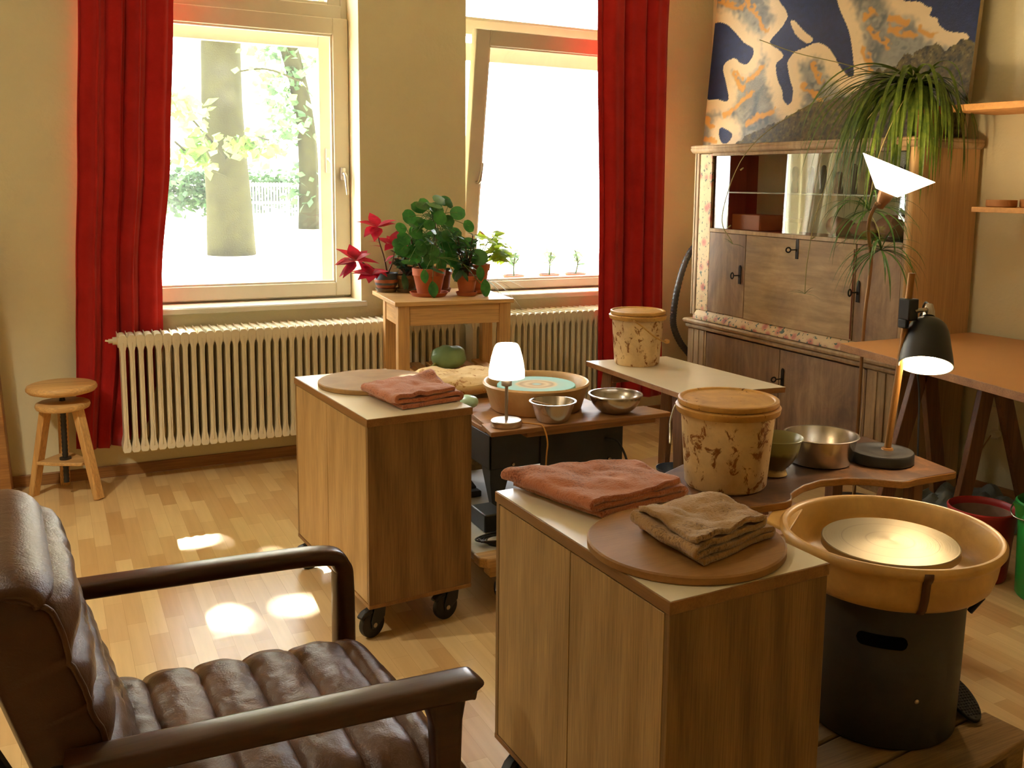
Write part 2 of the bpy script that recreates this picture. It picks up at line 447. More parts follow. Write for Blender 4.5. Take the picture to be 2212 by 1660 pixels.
def window(name, x0, x1, glass_l, glass_r, tilt=False):
    w = structure(name, ((x0+x1)/2, 5.45, .838))
    yf = 5.45
    m = MB()
    m.box(x0, x0+.035, yf, yf+.08, .838, 2.95); m.box(x1-.035, x1, yf, yf+.08, .838, 2.95)
    m.box(x0+.035, x1-.035, yf-.008, yf+.08, 2.362 if not tilt else 2.366, 2.452)           # transom
    m.box(x0+.035, x1-.035, yf, yf+.22, .838, .862 if not tilt else .885); m.box(x0+.035, x1-.035, yf, yf+.08, 2.88, 2.95)
    m.build('frame', M['white'], w, bevel=.004)
    m = MB(); frame_boxes(m, x0+.03, x1-.03, 2.44, 2.90, yf+.012, yf+.07, .055 if tilt else .075, .03, .05)
    up = m.build('upper_sash', M['white'], w, bevel=.004)
    pane(x0+.08, x1-.08, 2.47, 2.85, yf+.04, 'upper_pane', up)
    # main sash
    GB = .926 if not tilt else .902
    m = MB(); sx0, sx1 = glass_l-.085, glass_r+.085
    m.box(sx0, glass_l, yf-.03, yf+.045, .85, 2.38); m.box(glass_r, sx1, yf-.03, yf+.045, .85, 2.38)
    m.box(glass_l, glass_r, yf-.03, yf+.045, .85, GB); m.box(glass_l, glass_r, yf-.03, yf+.045, 2.292, 2.38)
    g = MB(); g.box(glass_l-.005, glass_r+.005, yf+.010, yf+.014, GB-.006, 2.30)
    bead = MB(); frame_boxes(bead, glass_l-.001, glass_r+.001, GB-.001, 2.293, yf-.015, yf+.008, .012)
    if tilt:
        T = Matrix.Translation(V(0, yf-.02, .85)) @ Matrix.Rotation(radians(9.3), 4, 'X') @ Matrix.Translation(V(0, -(yf-.02), -.85))
        for q in (m, g, bead): q.v = [T @ p for p in q.v]
    sash = m.build('sash', M['white'], w, bevel=.005)
    bead.build('glazing_bead', M['white'], sash, bevel=.003)
    g.build('pane', M['glass'], sash, smooth=0)
    # outer casement of the double window, seen through the inner pane
    m = MB(); ox0, ox1 = glass_l+.0, glass_r-.035
    frame_boxes(m, ox0-.10, ox1+.10, .842, 2.34, 5.60, 5.65, .10, .045, .105)
    oc = m.build('outer_casement', M['white'], w, bevel=.004)
    pane(ox0-.01, ox1+.01, .882, 2.24, 5.625, 'outer_pane', oc)
    m = MB(); frame_boxes(m, x0+.03, x1-.03, 2.40, 2.93, 5.60, 5.65, .09, .06, .06)
    m.build('outer_transom', M['white'], w, bevel=.004)
    m = MB(); m.box(ox1+.03, ox1+.055, 5.585, 5.60, 1.54, 1.68); m.tube([(ox1+.042, 5.59, 1.62), (ox1+.042, 5.565, 1.62), (ox1+.055, 5.56, 1.60)], .009, 8)
    m.build('outer_catch', M['white'], oc, bevel=.003)
    if not tilt: lever('handle', sash, 1.492, 5.42, 1.535, -1)
    else: lever('handle', sash, 2.262, 5.335, 1.50, 1, .012)
    return w
window('window_1', .2, 1.535, .30, 1.447)
window('window_2', 2.155, 3.46, 2.285, 3.40, tilt=True)

# daylight sampling portals in the two openings
for n_, x0, x1 in (('portal_1', .2, 1.535), ('portal_2', 2.155, 3.46)):
    ld = bpy.data.lights.new(n_, 'AREA'); ld.shape = 'RECTANGLE'; ld.size = x1-x0; ld.size_y = 2.13
    ld.cycles.is_portal = True
    lo = bpy.data.objects.new(n_, ld); COL.objects.link(lo); lo.location = ((x0+x1)/2, 5.70, 1.885); lo.rotation_euler = (radians(-90), 0, 0)

# ------------------------------------------------------------------ curtains
def curtain(label, edges, nf, seed, ytop=5.16, amp=.034, drift=0, lo=5.115, hi=5.214):
    """edges: [(z, xl, xr)] from top to hem"""
    rnd = random.Random(seed)
    ph = [rnd.uniform(0, 6.28) for _ in range(6)]
    def ex(z):
        for (za, a, b), (zb, c, d) in zip(edges, edges[1:]):
            if za >= z >= zb:
                t = (za-z)/(za-zb); t = t*t*(3-2*t)*.5 + t*.5
                return lerp(a, c, t), lerp(b, d, t)
        return edges[-1][1:]
    def fn(u, v):
        z = lerp(edges[0][0], edges[-1][0], v)
        xl, xr = ex(z)
        uu = u + .028*sin(2*pi*u*1.5+ph[0]) + .012*sin(v*3+ph[1])*sin(pi*u)
        w = 1 - 2*abs(sin(pi*nf*uu + ph[2]))**.55 + .5*sin(2*pi*nf*.53*uu+ph[3]+v*.8) + .18*sin(2*pi*nf*2.1*uu+ph[4]+v*1.1)
        a = amp*(.75+.25*v)
        x = lerp(xl, xr, u) + .012*cos(2*pi*nf*uu+ph[2])*(1 if .03 < u < .97 else 0)
        y = ytop + a*.62*w*smoothstep(0, .05, u)*smoothstep(0, .05, 1-u)
        zz = z + (.012*sin(5*u+ph[5]) - drift*u if v > .97 else 0)
        return V(x, min(max(y, lo), hi), zz)
    m = MB(); m.grid(fn, 150, 46)
    o = m.build('curtain', M['curtain'], smooth=180, solid=.004)
    tag(o, label, 'curtain', 'red curtains at the windows')
curtain('long red curtain hanging behind the cast radiator end, beside the round stool', [(2.98, .235, .66), (2.3, .190, .603), (1.6, .155, .565), (1.02, .122, .505), (.7, .108, .50), (.17, .086, .40)], 4.2, 4, 5.165, .052, -.03)
curtain('red curtain at the tilted window, behind the far bucket and beside the cabinet', [(2.98, 2.845, 3.365), (2.4, 2.86, 3.345), (1.2, 2.90, 3.355), (.185, 2.91, 3.375)], 3.2, 11, 4.965, .05, lo=4.90, hi=5.01)

# ------------------------------------------------------------------ radiators
def radiator(label, x0, n, valve):
    t = thing('radiator', label, 'radiator', (x0+n*.02, 5.07, .17), 0, 'cast radiators under the windows')
    zt = .752; p = .0398
    half = [(.0197, .735), (.0197, .712), (.017, .695), (.0115, .672), (.0108, .64), (.0108, .265), (.0115, .24), (.0165, .214), (.0195, .198), (.0195, .185), (.013, .172)]
    top = [(.006, .750), (.013, .747)]
    prof = [(-a, b) for a, b in top] + [(-a, b) for a, b in half]
    poly = prof + [(a, b) for a, b in reversed(half)] + [(a, b) for a, b in reversed(top)]
    m = MB(); m.prism(poly, 0, .112, lambda a, b, h: V(x0+p/2+a, 5.0+h, b))
    # raised seam fin
    m.box(x0+p/2-.003, x0+p/2+.003, 4.996, 5.005, .20, .715)
    m.box(x0-.0015, x0+.0015, 5.002, 5.11, .69, .757)
    s0 = m.build('section', M['oldwhite'], t, bevel=.0035, seg=2)
    m = MB(); k0 = 7 if x0 < 1 else 1; sh = V(k0*p, 0, 0)
    m.prism(poly, 0, .190, lambda a, b, h: V(x0+p/2+a, 5.0+h, b)+sh)
    m.box(x0+p/2-.003+sh.x, x0+p/2+.003+sh.x, 4.996, 5.005, .20, .715); m.box(x0-.0015+sh.x, x0+.0015+sh.x, 5.002, 5.188, .69, .757)
    s1 = m.build('section', M['oldwhite'], t, bevel=.0035, seg=2)
    for k in range(1, n):
        if k == k0: continue
        c = (s0 if k < k0 else s1).copy(); COL.objects.link(c); c.parent = t; c.location = ((k if k < k0 else k-k0)*p, 0, 0)
    m = MB(); m.cyl((x0-.02, 5.07, .715), (x0+.01, 5.07, .715), .019, n=14); m.cyl((x0-.038, 5.07, .715), (x0-.02, 5.07, .715), .011, n=10); m.tube([(x0-.036, 5.07, .715), (x0-.052, 5.07, .719)], .005, 6)
    m.build('valve', M['oldwhite'], t)
    m = MB()
    for xx in (x0+.45, x0+n*p-.12): m.box(xx-.012, xx+.012, 5.185, 5.2295, .30, .33); m.box(xx-.012, xx+.012, 5.185, 5.2295, .62, .65)
    m.build('bracket', M['oldwhite'], t)
    return t
radiator('cream ribbed radiator under the closed window, red curtain tucked behind its end', .283, 44, True)
radiator('cream ribbed radiator under the tilted window, behind the table lamp', 2.10, 27, True)

# ------------------------------------------------------------------ street outside
GZ = .45
M['paving'] = plain('street_paving', S(214, 206, 190), .9, var=.08, bscale=40)
M['bark'] = plain('tree_bark', S(40, 42, 25), .9, spec=.03, var=.3, bscale=60, bumps=.8)
M['leafg'] = leafmat('tree_leaves', S(96, 132, 54), S(66, 104, 42), 3, .32, .5)
M['leafd'] = leafmat('hedge_leaves', S(70, 104, 60), S(44, 74, 44), 3, .35, .5)
M['crownleaf'] = leafmat('crown_leaves', S(92, 128, 50), S(66, 104, 40), 3, .12, .5)
M['facade'] = plain('pale_facade', S(236, 230, 216), .9, var=.04, bscale=20)
M['facade_dark'] = plain('facade_band', S(150, 156, 150), .9)
M['shopglass'] = plain('facade_window', S(176, 196, 196), .15)
m = MB(); m.box(-26, 40, YW+.5, 60, GZ-.3, GZ); tag(m.build('ground_street', M['paving'], smooth=0), kind='structure')

def trunk(m, x, y, z0, z1, r, lean=0, n=18, seed=1):
    pts = []; rs = []
    for k in range(14):
        t = k/13; z = lerp(z0, z1, t)
        pts.append((x+lean*t*t+.04*sin(z*1.3+seed), y, z)); rs.append(r*(1+.28*(1-t)**6 - .12*t))
    m.tube(pts, rs, n)
def leaves(m, centers, n, size, rnd, spread=.35):
    for _ in range(n):
        c = rnd.choice(centers)
        p = Vector(c) + V(rnd.gauss(0, spread), rnd.gauss(0, spread), rnd.gauss(0, spread*.6))
        a = V(rnd.uniform(-1, 1), rnd.uniform(-1, 1), rnd.uniform(-.8, .3)).normalized(); b = a.cross(V(rnd.uniform(-1, 1), rnd.uniform(-1, 1), rnd.uniform(-1, 1))).normalized()
        s = size*rnd.uniform(.6, 1.3)
        nn = a.cross(b)
        m.add([p, p+a*s*.5+b*s*.38+nn*s*.06, p+a*s*1.1, p+a*s*.5-b*s*.38+nn*s*.06], [(0,1,2), (0,2,3)])
t = thing('tree', 'thick tree trunk on the street behind the closed window, leafy twigs across it', 'tree', (2.27, 14, GZ))
m = MB(); trunk(m, 2.24, 14, GZ, 9.5, .255, .12, 22)
m.build('trunk', M['bark'], t, smooth=180)
m = MB(); rnd = random.Random(5)
br = [[(2.24, 13.8, 1.72), (1.95, 13.4, 2.0), (1.6, 13.1, 2.35)], [(2.2, 13.7, 1.75), (2.45, 13.2, 2.02), (2.62, 13.0, 2.0)], [(2.3, 13.8, 2.9), (2.7, 13.5, 2.95), (3.1, 13.3, 2.8)], [(2.25, 13.8, 1.5), (1.8, 13.3, 1.7), (1.5, 13.2, 1.95)]]
for b in br: m.tube(bez(b, 4), .014, 6)
m.build('branch', M['bark'], t, smooth=180)
m = MB()
leaves(m, [(1.65, 13.1, 2.3), (1.75, 13.2, 2.05), (1.9, 13.3, 1.95), (1.6, 13.1, 1.8), (1.75, 13.1, 1.7), (1.5, 13, 2.45)], 150, .17, rnd, .13)
leaves(m, [(2.4, 13.2, 2.0), (2.55, 13.1, 2.0), (2.3, 13.2, 1.9), (2.65, 13, 1.85)], 110, .16, rnd, .12)
leaves(m, [(2.75, 13.4, 2.85), (3.0, 13.4, 2.7), (2.6, 13.4, 3.05), (2.9, 13.4, 2.3)], 45, .14, rnd, .2)
m.build('foliage', M['leafg'], t, smooth=0)
t = thing('tree', 'slender bent tree further down the street, behind the closed window pane', 'tree', (4.75, 21, GZ))
m = MB(); trunk(m, 5.1, 21, GZ, 6, .2, -.9, 14, 4); m.build('trunk', M['bark'], t, smooth=180)
m = MB(); leaves(m, [(4.5, 20.8, 3.0), (4.45, 20.9, 3.5), (4.6, 20.9, 2.5), (5.0, 21, 3.9), (4.4, 21, 4.1), (5.2, 21, 1.6), (5.0, 21, 1.3)], 420, .2, rnd, .28)
m.build('foliage', M['leafd'], t, smooth=0)
m = MB()
leaves(m, [(x, 25.0, z) for x in (2.6, 3.0, 3.4, 3.8, 4.2, 4.7, 5.2, 5.9, 6.3) for z in (.95, 1.2, 1.5)], 2600, .16, rnd, .22)
tag(m.build('hedge', M['leafd'], smooth=0), 'low green hedge across the street behind the tree trunk', 'hedge')
t = thing('fence', 'dark slatted street fence seen low through the closed window', 'fence', (5.2, 24.0, GZ))
m = MB()
for k in range(24): m.box(4.35+k*.07, 4.39+k*.07, 24.0, 24.03, GZ, 1.42)
m.build('slat', M['facade_dark'], t, smooth=0)
m = MB(); m.box(4.3, 6.05, 24.03, 24.06, 1.32, 1.40); m.box(4.3, 6.05, 24.03, 24.06, .9, .97); m.build('rail', M['facade_dark'], t, smooth=0)
t = thing('building', 'pale building front with a grey band across the street', 'building', (6, 34, GZ))
m = MB(); m.box(-14, 12, 34, 44, GZ, 14); m.build('facade', M['facade'], t, smooth=0)
m = MB(); m.box(-13.9, 7.2, 33.86, 34, 3.75, 4.75); m.build('sign_band', M['facade_dark'], t, smooth=0)
for k in range(7):
    m = MB(); m.box(-7+k*2.1, -5.5+k*2.1, 33.93, 34, 1.2, 3.4); m.build('window', M['shopglass'], t, smooth=0)
for k in range(7):
    m = MB(); m.box(-7+k*2.1, -5.8+k*2.1, 33.93, 34, 5.4, 8); m.build('window', M['shopglass'], t, smooth=0)

# tree crown high over the pavement: it breaks the sunlight into dapples
SUN = V(.065, .90, .81).normalized()          # towards the sun
spots = [((.465, 4.165, 0), .045), ((.70, 4.19, 0), -.01), ((.505, 3.33, 0), .028), ((.735, 3.36, 0), .045), ((.80, 3.39, 0), -.01), ((.80, 3.98, 0), .01), ((.74, 3.84, 0), .0),
         ((1.02, 3.30, .77), .0), ((1.20, 3.33, .77), .02), ((1.19, 3.43, .77), .01)]
rnd = random.Random(21)
m = MB()
X0, Y0, Z0 = 1.9, 11.0, 6.3
right = V(1, 0, 0); upv = SUN.cross(right).normalized()*-1
if upv.z < 0: upv = -upv
cen = V(1.75, 4.6, 1.4) + SUN*7.6
cnt = 0
while cnt < 15000:
    a = rnd.uniform(-2.5, 2.6); b = rnd.uniform(-1.75, 2.5); d = rnd.uniform(-.55, .55)
    p = cen + right*a + upv*b + SUN*d
    ok = True
    for q, r in spots:
        q = Vector(q); w = p - q; w -= SUN*w.dot(SUN)
        if w.length < r + .035: ok = False; break
    cnt += 1
    if not ok: continue
    s = .13*rnd.uniform(.7, 1.2)
    n1 = (SUN + V(rnd.gauss(0, .35), rnd.gauss(0, .35), rnd.gauss(0, .35))).normalized()
    aa = n1.cross(V(rnd.uniform(-1, 1), rnd.uniform(-1, 1), rnd.uniform(-1, 1))).normalized(); bb = n1.cross(aa)
    if cnt % 1 == 0:
        m.add([p-aa*s*.6, p-aa*s*.1+bb*s*.42, p+aa*s*.6, p-aa*s*.1-bb*s*.42], [(0,1,2,3)])
t = thing('tree', 'spreading street tree whose crown shades the windows', 'tree', (1.9, 13.2, GZ))
m.build('crown', M['crownleaf'], t, smooth=0)
m = MB(); m.tube([(-1.4, 12.6, GZ), (-1.35, 12.4, 4), (-.8, 11.6, 6.0), (.6, 10.9, 6.6), (2.2, 10.8, 6.8)], [.2, .17, .12, .08, .04], 12); m.build('trunk', M['bark'], t, smooth=180)
# ------------------------------------------------------------------ rolling cabinets
def caster(parent, x, y, ztop, ang, r=.046, brake=True):
    c = cos(ang); s = sin(ang)
    def w(lx, ly, z): return V(x + lx*c - ly*s, y + lx*s + ly*c, z)
    m = MB()
    m.prism([(-.032, -.028), (.032, -.028), (.032, .028), (-.032, .028)], ztop-.004, ztop, lambda a, b, h: w(a, b, h))
    for sg in (-1, 1):
        m.prism([(-.022, ztop-.004), (.022, ztop-.004), (.040, r+.012), (.036, r-.012), (.022, r-.014), (-.016, r+.02)], sg*.016-.0025, sg*.016+.0025, lambda a, b, h: w(a, h, b))
    cs = m.build('caster', M['blackmetal'], parent, local=True, bevel=.002)
    m = MB(); ax = V(-s, c, 0)
    m.lathe([(r*.35, -.012), (r*.8, -.012), (r*.97, -.010), (r, -.004), (r, .004), (r*.97, .010), (r*.8, .012), (r*.35, .012)], w(.026, 0, r+.0005), 28, axis=ax)
    m.build('wheel', M['black'], cs, local=True)
    m = MB(); m.lathe([(.008, -.02), (.008, .02)], w(.026, 0, r+.0005), 12, axis=ax); m.build('axle', M['chrome'], cs, local=True)
    if brake:
        m = MB(); m.prism([(.03, ztop-.012), (.062, ztop-.02), (.078, ztop-.034), (.074, ztop-.042), (.05, ztop-.034), (.03, ztop-.03)], -.013, .013, lambda a, b, h: w(a, h, b))
        m.build('brake_lever', M['black'], cs, local=True, bevel=.003)

def cart(label, loc, rot, w, d, h, zb, split, cast_ang):
    t = thing('rolling_cabinet', label, 'cabinet', loc, radians(rot), 'rolling wood cabinets beside the wheels')
    m = MB(); T = .016
    m.box(0, w, 0, T, zb, h-.026); m.box(0, w, d-T, d, zb, h-.026)           # end panels
    m.box(.018, w, T, d-T, zb, zb+.018); m.box(w-T, w, T, d-T, zb+.018, h-.026); m.box(.018, w-T, T, d-T, h-.045, h-.026)
    m.build('carcass', M['oak'], t, local=True, bevel=.0012)
    m = MB(); m.box(-.001, w+.001, -.001, d+.001, zb-.014, zb); m.build('bottom_edge', M['oakedge'], t, local=True, bevel=.002)
    ys = d*split
    for y0, y1 in ((T+.002, ys-.0015), (ys+.0015, d-T-.002)):
        m = MB(); m.box(.0, .017, y0, y1, zb+.003, h-.030); m.build('door', M['oakdoor'], t, local=True, bevel=.0012)
    m = MB(); m.box(-.003, w+.003, -.003, d+.003, h-.026, h-.001); m.build('top_board', M['oakedge'], t, local=True, bevel=.0015)
    m = MB(); m.box(0, w, 0, d, h-.001, h); m.build('white_top', M['lam'], t, local=True)['label'] = 'cream laminate surface'
    for (x, y), a in zip(((.05, .055), (w-.05, .055), (.05, d-.055), (w-.05, d-.055)), cast_ang):
        caster(t, x, y, zb-.014, a)
    return t
M['oakedge'] = wood('oak_edge_band', S(160, 116, 64), S(126, 86, 44), axis=1, fine=.3)
cart('oak rolling cabinet near the radiator, pale bat and rust towel on it', (.870, 2.917, 0), 4.0, .368, .765, .752, .131, .52, (pi+.3, .2+pi, pi, pi))
cart('oak rolling cabinet beside the black drum wheel, rust and sand towels on it', (.968, 1.373, 0), 1.9, .392, .716, .752, .119, .50, (pi, pi, pi+.5, pi))

# wooden bats
def bat(label, x, y, z, r, mat):
    m = MB(); m.lathe([(r-.003, 0), (r, .003), (r, .015), (r-.004, .018), (.0001, .018)], (x, y, z), 72)
    return tag(m.build('pottery_bat', mat, smooth=30), label, 'round board', 'round throwing boards')
bat('pale round board with sun spots on the cabinet near the radiator', 1.051, 3.431, .7525, .203, M['bat2'])
bat('brown round board under the folded sand towel', 1.152, 1.586, .7525, .207, M['bat'])

# folded towels: one continuous sheet laid back and forth
def towel(name, label, corners, z0, layers, thick, mat, seed, fold_r=None, warp=.006, curl=0, skew=0, nv=84, nu=46, endfall=.0, group='folded towels'):
    c = [Vector((x, y, 0)) for x, y in corners]       # s0t0, s1t0, s1t1, s0t1
    rnd = random.Random(seed); off = V(rnd.uniform(0, 50), rnd.uniform(0, 50), rnd.uniform(0, 50))
    path = []                                          # (s, z)
    g = thick*1.04
    for k in range(layers):
        z = thick*.5 + k*g
        sh = skew*k
        e0, e1 = .012+sh*.2 + (.05 if k == 0 else 0), .985-sh - .03*(k % 3)
        ss = [lerp(e0, e1, i/nu) for i in range(nu+1)]
        if k % 2: ss = ss[::-1]
        path += [(s, z) for s in ss]
        if k < layers-1:
            end = ss[-1]; sg = 1 if end > .5 else -1
            rr = g*.5
            W = (c[1]-c[0]).length
            for j in range(1, 6):
                a = pi*j/6
                path.append((end + sg*sin(a)*rr*1.25/W, z + rr - cos(a)*rr))
    def P3(s, t, z):
        p = (c[0]*(1-s) + c[1]*s)*(1-t) + (c[3]*(1-s) + c[2]*s)*t
        return p, z
    n = len(path)
    def fn(u, v):
        i = min(int(round(u*(n-1))), n-1)
        s, z = path[i]
        lay = i/(n-1)
        tt = lerp(.0, 1.0, v)
        edge = .010*noise.noise(V(s*3, lay*9, 3)+off)+ .012*lay
        tt = tt*(1-.02*lay) + edge*(1-2*v)
        p, zz = P3(s, tt, z)
        q = V(p.x*9, p.y*9, lay*1.5) + off
        h = noise.noise(q)*warp + noise.noise(q*2.7)*warp*.5
        top = z/(thick*layers)
        ridge = abs(noise.noise(V(p.x*16+p.y*5, p.y*9, 1)+off))
        fz = noise.noise(V(p.x*210, p.y*210, lay*20)+off)*.0011
        zz = z0 + z*(1 - endfall*smoothstep(.75, 1, v)*.5) + max(h*top*1.6, -z*.3) + curl*top*smoothstep(.65, 1, s)*smoothstep(.6, 1, v) + ridge*warp*1.2*top + fz
        p = p + V(noise.noise(q*1.3+V(7,0,0)), noise.noise(q*1.3+V(0,7,0)), 0)*warp*.8
        return V(p.x, p.y, zz)
    m = MB(); m.grid(fn, n-1, nv)
    o = m.build(name, mat, smooth=180, solid=thick*.86, fix=True)
    return tag(o, label, 'towel', group)
# on the far cabinet
towel('towel', 'folded rust towel on the cabinet near the radiator', [(.995, 2.985), (1.235, 3.035), (1.24, 3.30), (.955, 3.245)], .7535, 3, .0165, M['towel'], 3, warp=.008, curl=.02)
# on the near cabinet
towel('towel', 'large folded rust towel beside the clay-smeared bucket', [(1.055, 1.80), (1.335, 1.845), (1.335, 2.035), (.975, 2.105)], .7535, 3, .016, M['towel'], 5, warp=.007)
towel('hand_towel', 'folded sand-coloured towel lying on the brown round board', [(1.075, 1.440), (1.315, 1.505), (1.290, 1.690), (1.075, 1.668)], .7715, 4, .0135, M['towel2'], 9, warp=.010, skew=.02)

# ------------------------------------------------------------------ round stool
t = thing('swivel_stool', 'round beech screw stool in front of the red curtain', 'stool', (.035, 5.01, 0))
m = MB(); m.lathe([(.06, .488), (.11, .494), (.140, .503), (.150, .514), (.151, .522), (.146, .533), (.135, .538), (.0001, .540)], (.036, 5.003, 0), 48); m.build('seat', M['pine_h'], t)
m = MB(); m.lathe([(.10, .422), (.112, .428), (.117, .440), (.114, .452), (.104, .457), (.0001, .458)], (.036, 4.985, 0), 40); m.build('collar', M['pine_h'], t)
m = MB(); m.tube([(.035, 5.0, .065)]+[(.035, 5.0, .07+.01*k) for k in range(42)]+[(.035, 5.0, .49)], [.013]+[.0135 if k % 2 else .0115 for k in range(42)]+[.0135], 12); m.lathe([(.025, .176), (.025, .186)], (.035, 5.0, 0), 16); m.build('screw', M['blackmetal'], t, smooth=60)
for (fx, fy), (tx, ty) in (((-.105, 5.06), (-.035, 4.99)), ((.165, 4.87), (.095, 4.945)), ((.03, 5.175), (.035, 5.075))):
    m = MB(); m.bar((fx, fy, .001), (tx, ty, .43), .042, .030, up=V(tx-fx, ty-fy, 0)*1.0 if True else None, w1=.046, h1=.032); m.build('leg', M['pine'], t, bevel=.004)
m = MB(); m.prism([(-.085, 5.005), (-.02, 4.955), (.10, 4.90), (.145, 4.935), (.06, 5.13), (.02, 5.13)], .160, .176); m.build('stretcher', M['pine_h'], t, bevel=.003)

# ------------------------------------------------------------------ armchair
t = thing('armchair', 'brown leather armchair with dark bentwood arms', 'armchair', (.33, 1.90, 0))
FD = V(.997, -.075, 0); LD = V(-.045, 1, 0).normalized()
O = V(.645, 1.545, 0)          # near front corner
def ch(u, v, z): return O - FD*u + LD*v + V(0, 0, z)      # u back from the front, v across
def arm(v, zf, zb, ub):
    path = [ch(.0, v, .02), ch(.0, v, .30), ch(.0, v, zf-.075), ch(.012, v, zf-.035), ch(.040, v, zf-.012), ch(.085, v, zf), ch(.30, v, lerp(zf, zb, .45)), ch(ub, v, zb)]
    return path
def flatrail(m, path, widths, ths):
    """rounded flat rail: section = rounded rectangle, width across LD"""
    pts = [Vector(p) for p in path]; sec = []
    nseg = 20
    for k in range(nseg):
        a = 2*pi*k/nseg; ca, sa = cos(a), sin(a)
        e = .5
        sec.append((math.copysign(abs(ca)**e, ca), math.copysign(abs(sa)**e, sa)))
    vs = []; fs = []
    for i, p in enumerate(pts):
        tg = (pts[min(i+1, len(pts)-1)] - pts[max(i-1, 0)]).normalized()
        s = LD.copy(); s = (s - tg*s.dot(tg)).normalized(); n = s.cross(tg)
        for a, b in sec: vs.append(p + s*a*widths[i]/2 + n*b*ths[i]/2)
    for i in range(len(pts)-1):
        for k in range(nseg): fs.append((i*nseg+k, i*nseg+(k+1) % nseg, (i+1)*nseg+(k+1) % nseg, (i+1)*nseg+k))
    fs += [tuple(range(nseg))[::-1], tuple((len(pts)-1)*nseg+k for k in range(nseg))]
    m.add(vs, fs)
# far arm: rail bends down into the front leg; near arm: rail with a square end above its leg
p = bez([ch(.018, .675, .005), ch(.018, .675, .25), ch(.018, .675, .52), ch(.024, .675, .580), ch(.060, .675, .606), ch(.22, .675, .610), ch(.42, .675, .608), ch(.62, .675, .606)], 8)
m = MB(); flatrail(m, p, [.058]*len(p), [lerp(.050, .040, smoothstep(.2, .5, i/len(p))) for i in range(len(p))])
m.build('arm', M['darkwood'], t, smooth=50)
p = [ch(-.005, -.0, .588), ch(.02, 0, .590), ch(.2, 0, .588), ch(.42, 0, .585), ch(.66, 0, .580)]
m = MB(); flatrail(m, bez(p, 6), [.070]*25, [.042]*25); m.build('arm', M['darkwood'], t, smooth=50, bevel=.006)
for v in (.0,):
    m = MB(); pp = [ch(.045, v, .003), ch(.045, v, .2), ch(.045, v, .45), ch(.045, v, .53), ch(.047, v, .572)]
    flatrail(m, pp, [.050]*5, [.052, .052, .052, .058, .08]); m.build('leg', M['darkwood'], t, smooth=50)
for v, u in ((0, .66), (.675, .60)):
    m = MB(); m.bar(ch(u+.06, v, .003), ch(u, v, .58), .045, .05, up=FD); m.build('leg', M['darkwood'], t, bevel=.008)
m = MB(); m.bar(ch(.03, .02, .30), ch(.03, .66, .30), .03, .07); m.bar(ch(.62, .02, .26), ch(.62, .66, .26), .03, .07)
for v in (.04, .64): m.bar(ch(.03, v, .30), ch(.66, v, .27), .03, .06)
m.build('seat_frame', M['darkwood'], t, bevel=.006)
m = MB()
for v in (.05, .62): m.bar(ch(.60, v, .20), ch(.86, v, .80), .035, .05, up=FD)
m.bar(ch(.855, .04, .78), ch(.855, .63, .78), .03, .06); m.build('back_frame', M['blackmetal'], t, bevel=.008)
# seat cushion: channels run across
def pillow(z, amp, u, n):
    f = (u*n) % 1.0
    return amp*(abs(sin(pi*f)))**.55
def seat_top(a, b):
    u = lerp(-.045, .58, a); v = lerp(.030, .640, b)
    nb = 6
    z = .415 + pillow(0, .019, a, nb)
    crown = 1 - abs(2*b-1)**5
    z += .014*crown - .022*smoothstep(.86, 1, b) - .022*smoothstep(.86, 1, 1-b)
    z -= .075*smoothstep(.16, .0, a)**1.4 + .008*a
    q = ch(u, v, 0); nz = noise.noise(V(q.x*22+q.y*9, q.y*26-q.x*6, 2))
    wr = abs(noise.noise(V(q.x*14, q.y*30, 5)))
    z += .004*nz - .006*max(0, .12-wr)*8*crown*.5
    return ch(u, v, z)
m = MB()
NU, NV_ = 96, 44
def closed(top, bottom, nu, nv):
    m.grid(top, nu, nv); m.grid(bottom, nu, nv)
    o1 = (nu+1)*(nv+1); w = nu+1
    ring = [i for i in range(w)] + [j*w+nu for j in range(1, nv+1)] + [nv*w+i for i in range(nu-1, -1, -1)] + [j*w for j in range(nv-1, 0, -1)]
    fs = []
    for k in range(len(ring)):
        a_, b_ = ring[k], ring[(k+1) % len(ring)]
        fs.append((a_, b_, b_+o1, a_+o1))
    m.f += fs; m.m += [0]*len(fs)
closed(seat_top, lambda a, b: ch(lerp(-.03, .58, a), lerp(.04, .63, b), .33), NU, NV_)
m.build('seat_cushion', M['leather'], t, smooth=75)
# back cushion, raked; channels across, padded roll at the top
BK = V(0, 0, 1)*cos(radians(17)) - FD*sin(radians(17)); BN = FD*cos(radians(17)) + V(0, 0, 1)*sin(radians(17))
B0 = ch(.545, .0, .40)
Hh = .50
def back_front(a, b):
    h = lerp(0, Hh, a); v = lerp(.045, .590, b)
    n = 4.5
    am = .026 if a < .70 else .040
    z = pillow(0, am, min(a/.70, 1) if a < .70 else (a-.70)/.30*.999, 4 if a < .70 else 1)
    z *= 1 - .75*abs(2*b-1)**6
    z += -.012*abs(2*b-1)**6 - .05*smoothstep(.86, 1, a)**1.5 + .012
    q = B0 + BK*h + LD*v
    z += .004*noise.noise(V(q.z*25, q.y*22, 4)) - .004*abs(noise.noise(V(q.z*20+q.y*18, q.y*10, 8)))
    return B0 + LD*v + BK*h + BN*z
def back_rear(a, b):
    h = lerp(0, Hh, a); v = lerp(.045, .590, b)
    th = .12 - .02*smoothstep(.9, 1, a) + .02*abs(2*b-1)**6*-1
    return B0 + LD*v + BK*(h*.985) - BN*(th)
m = MB(); closed(back_front, back_rear, 72, 40)
bk = m.build('back_cushion', M['leather'], t, smooth=70)
m = MB()
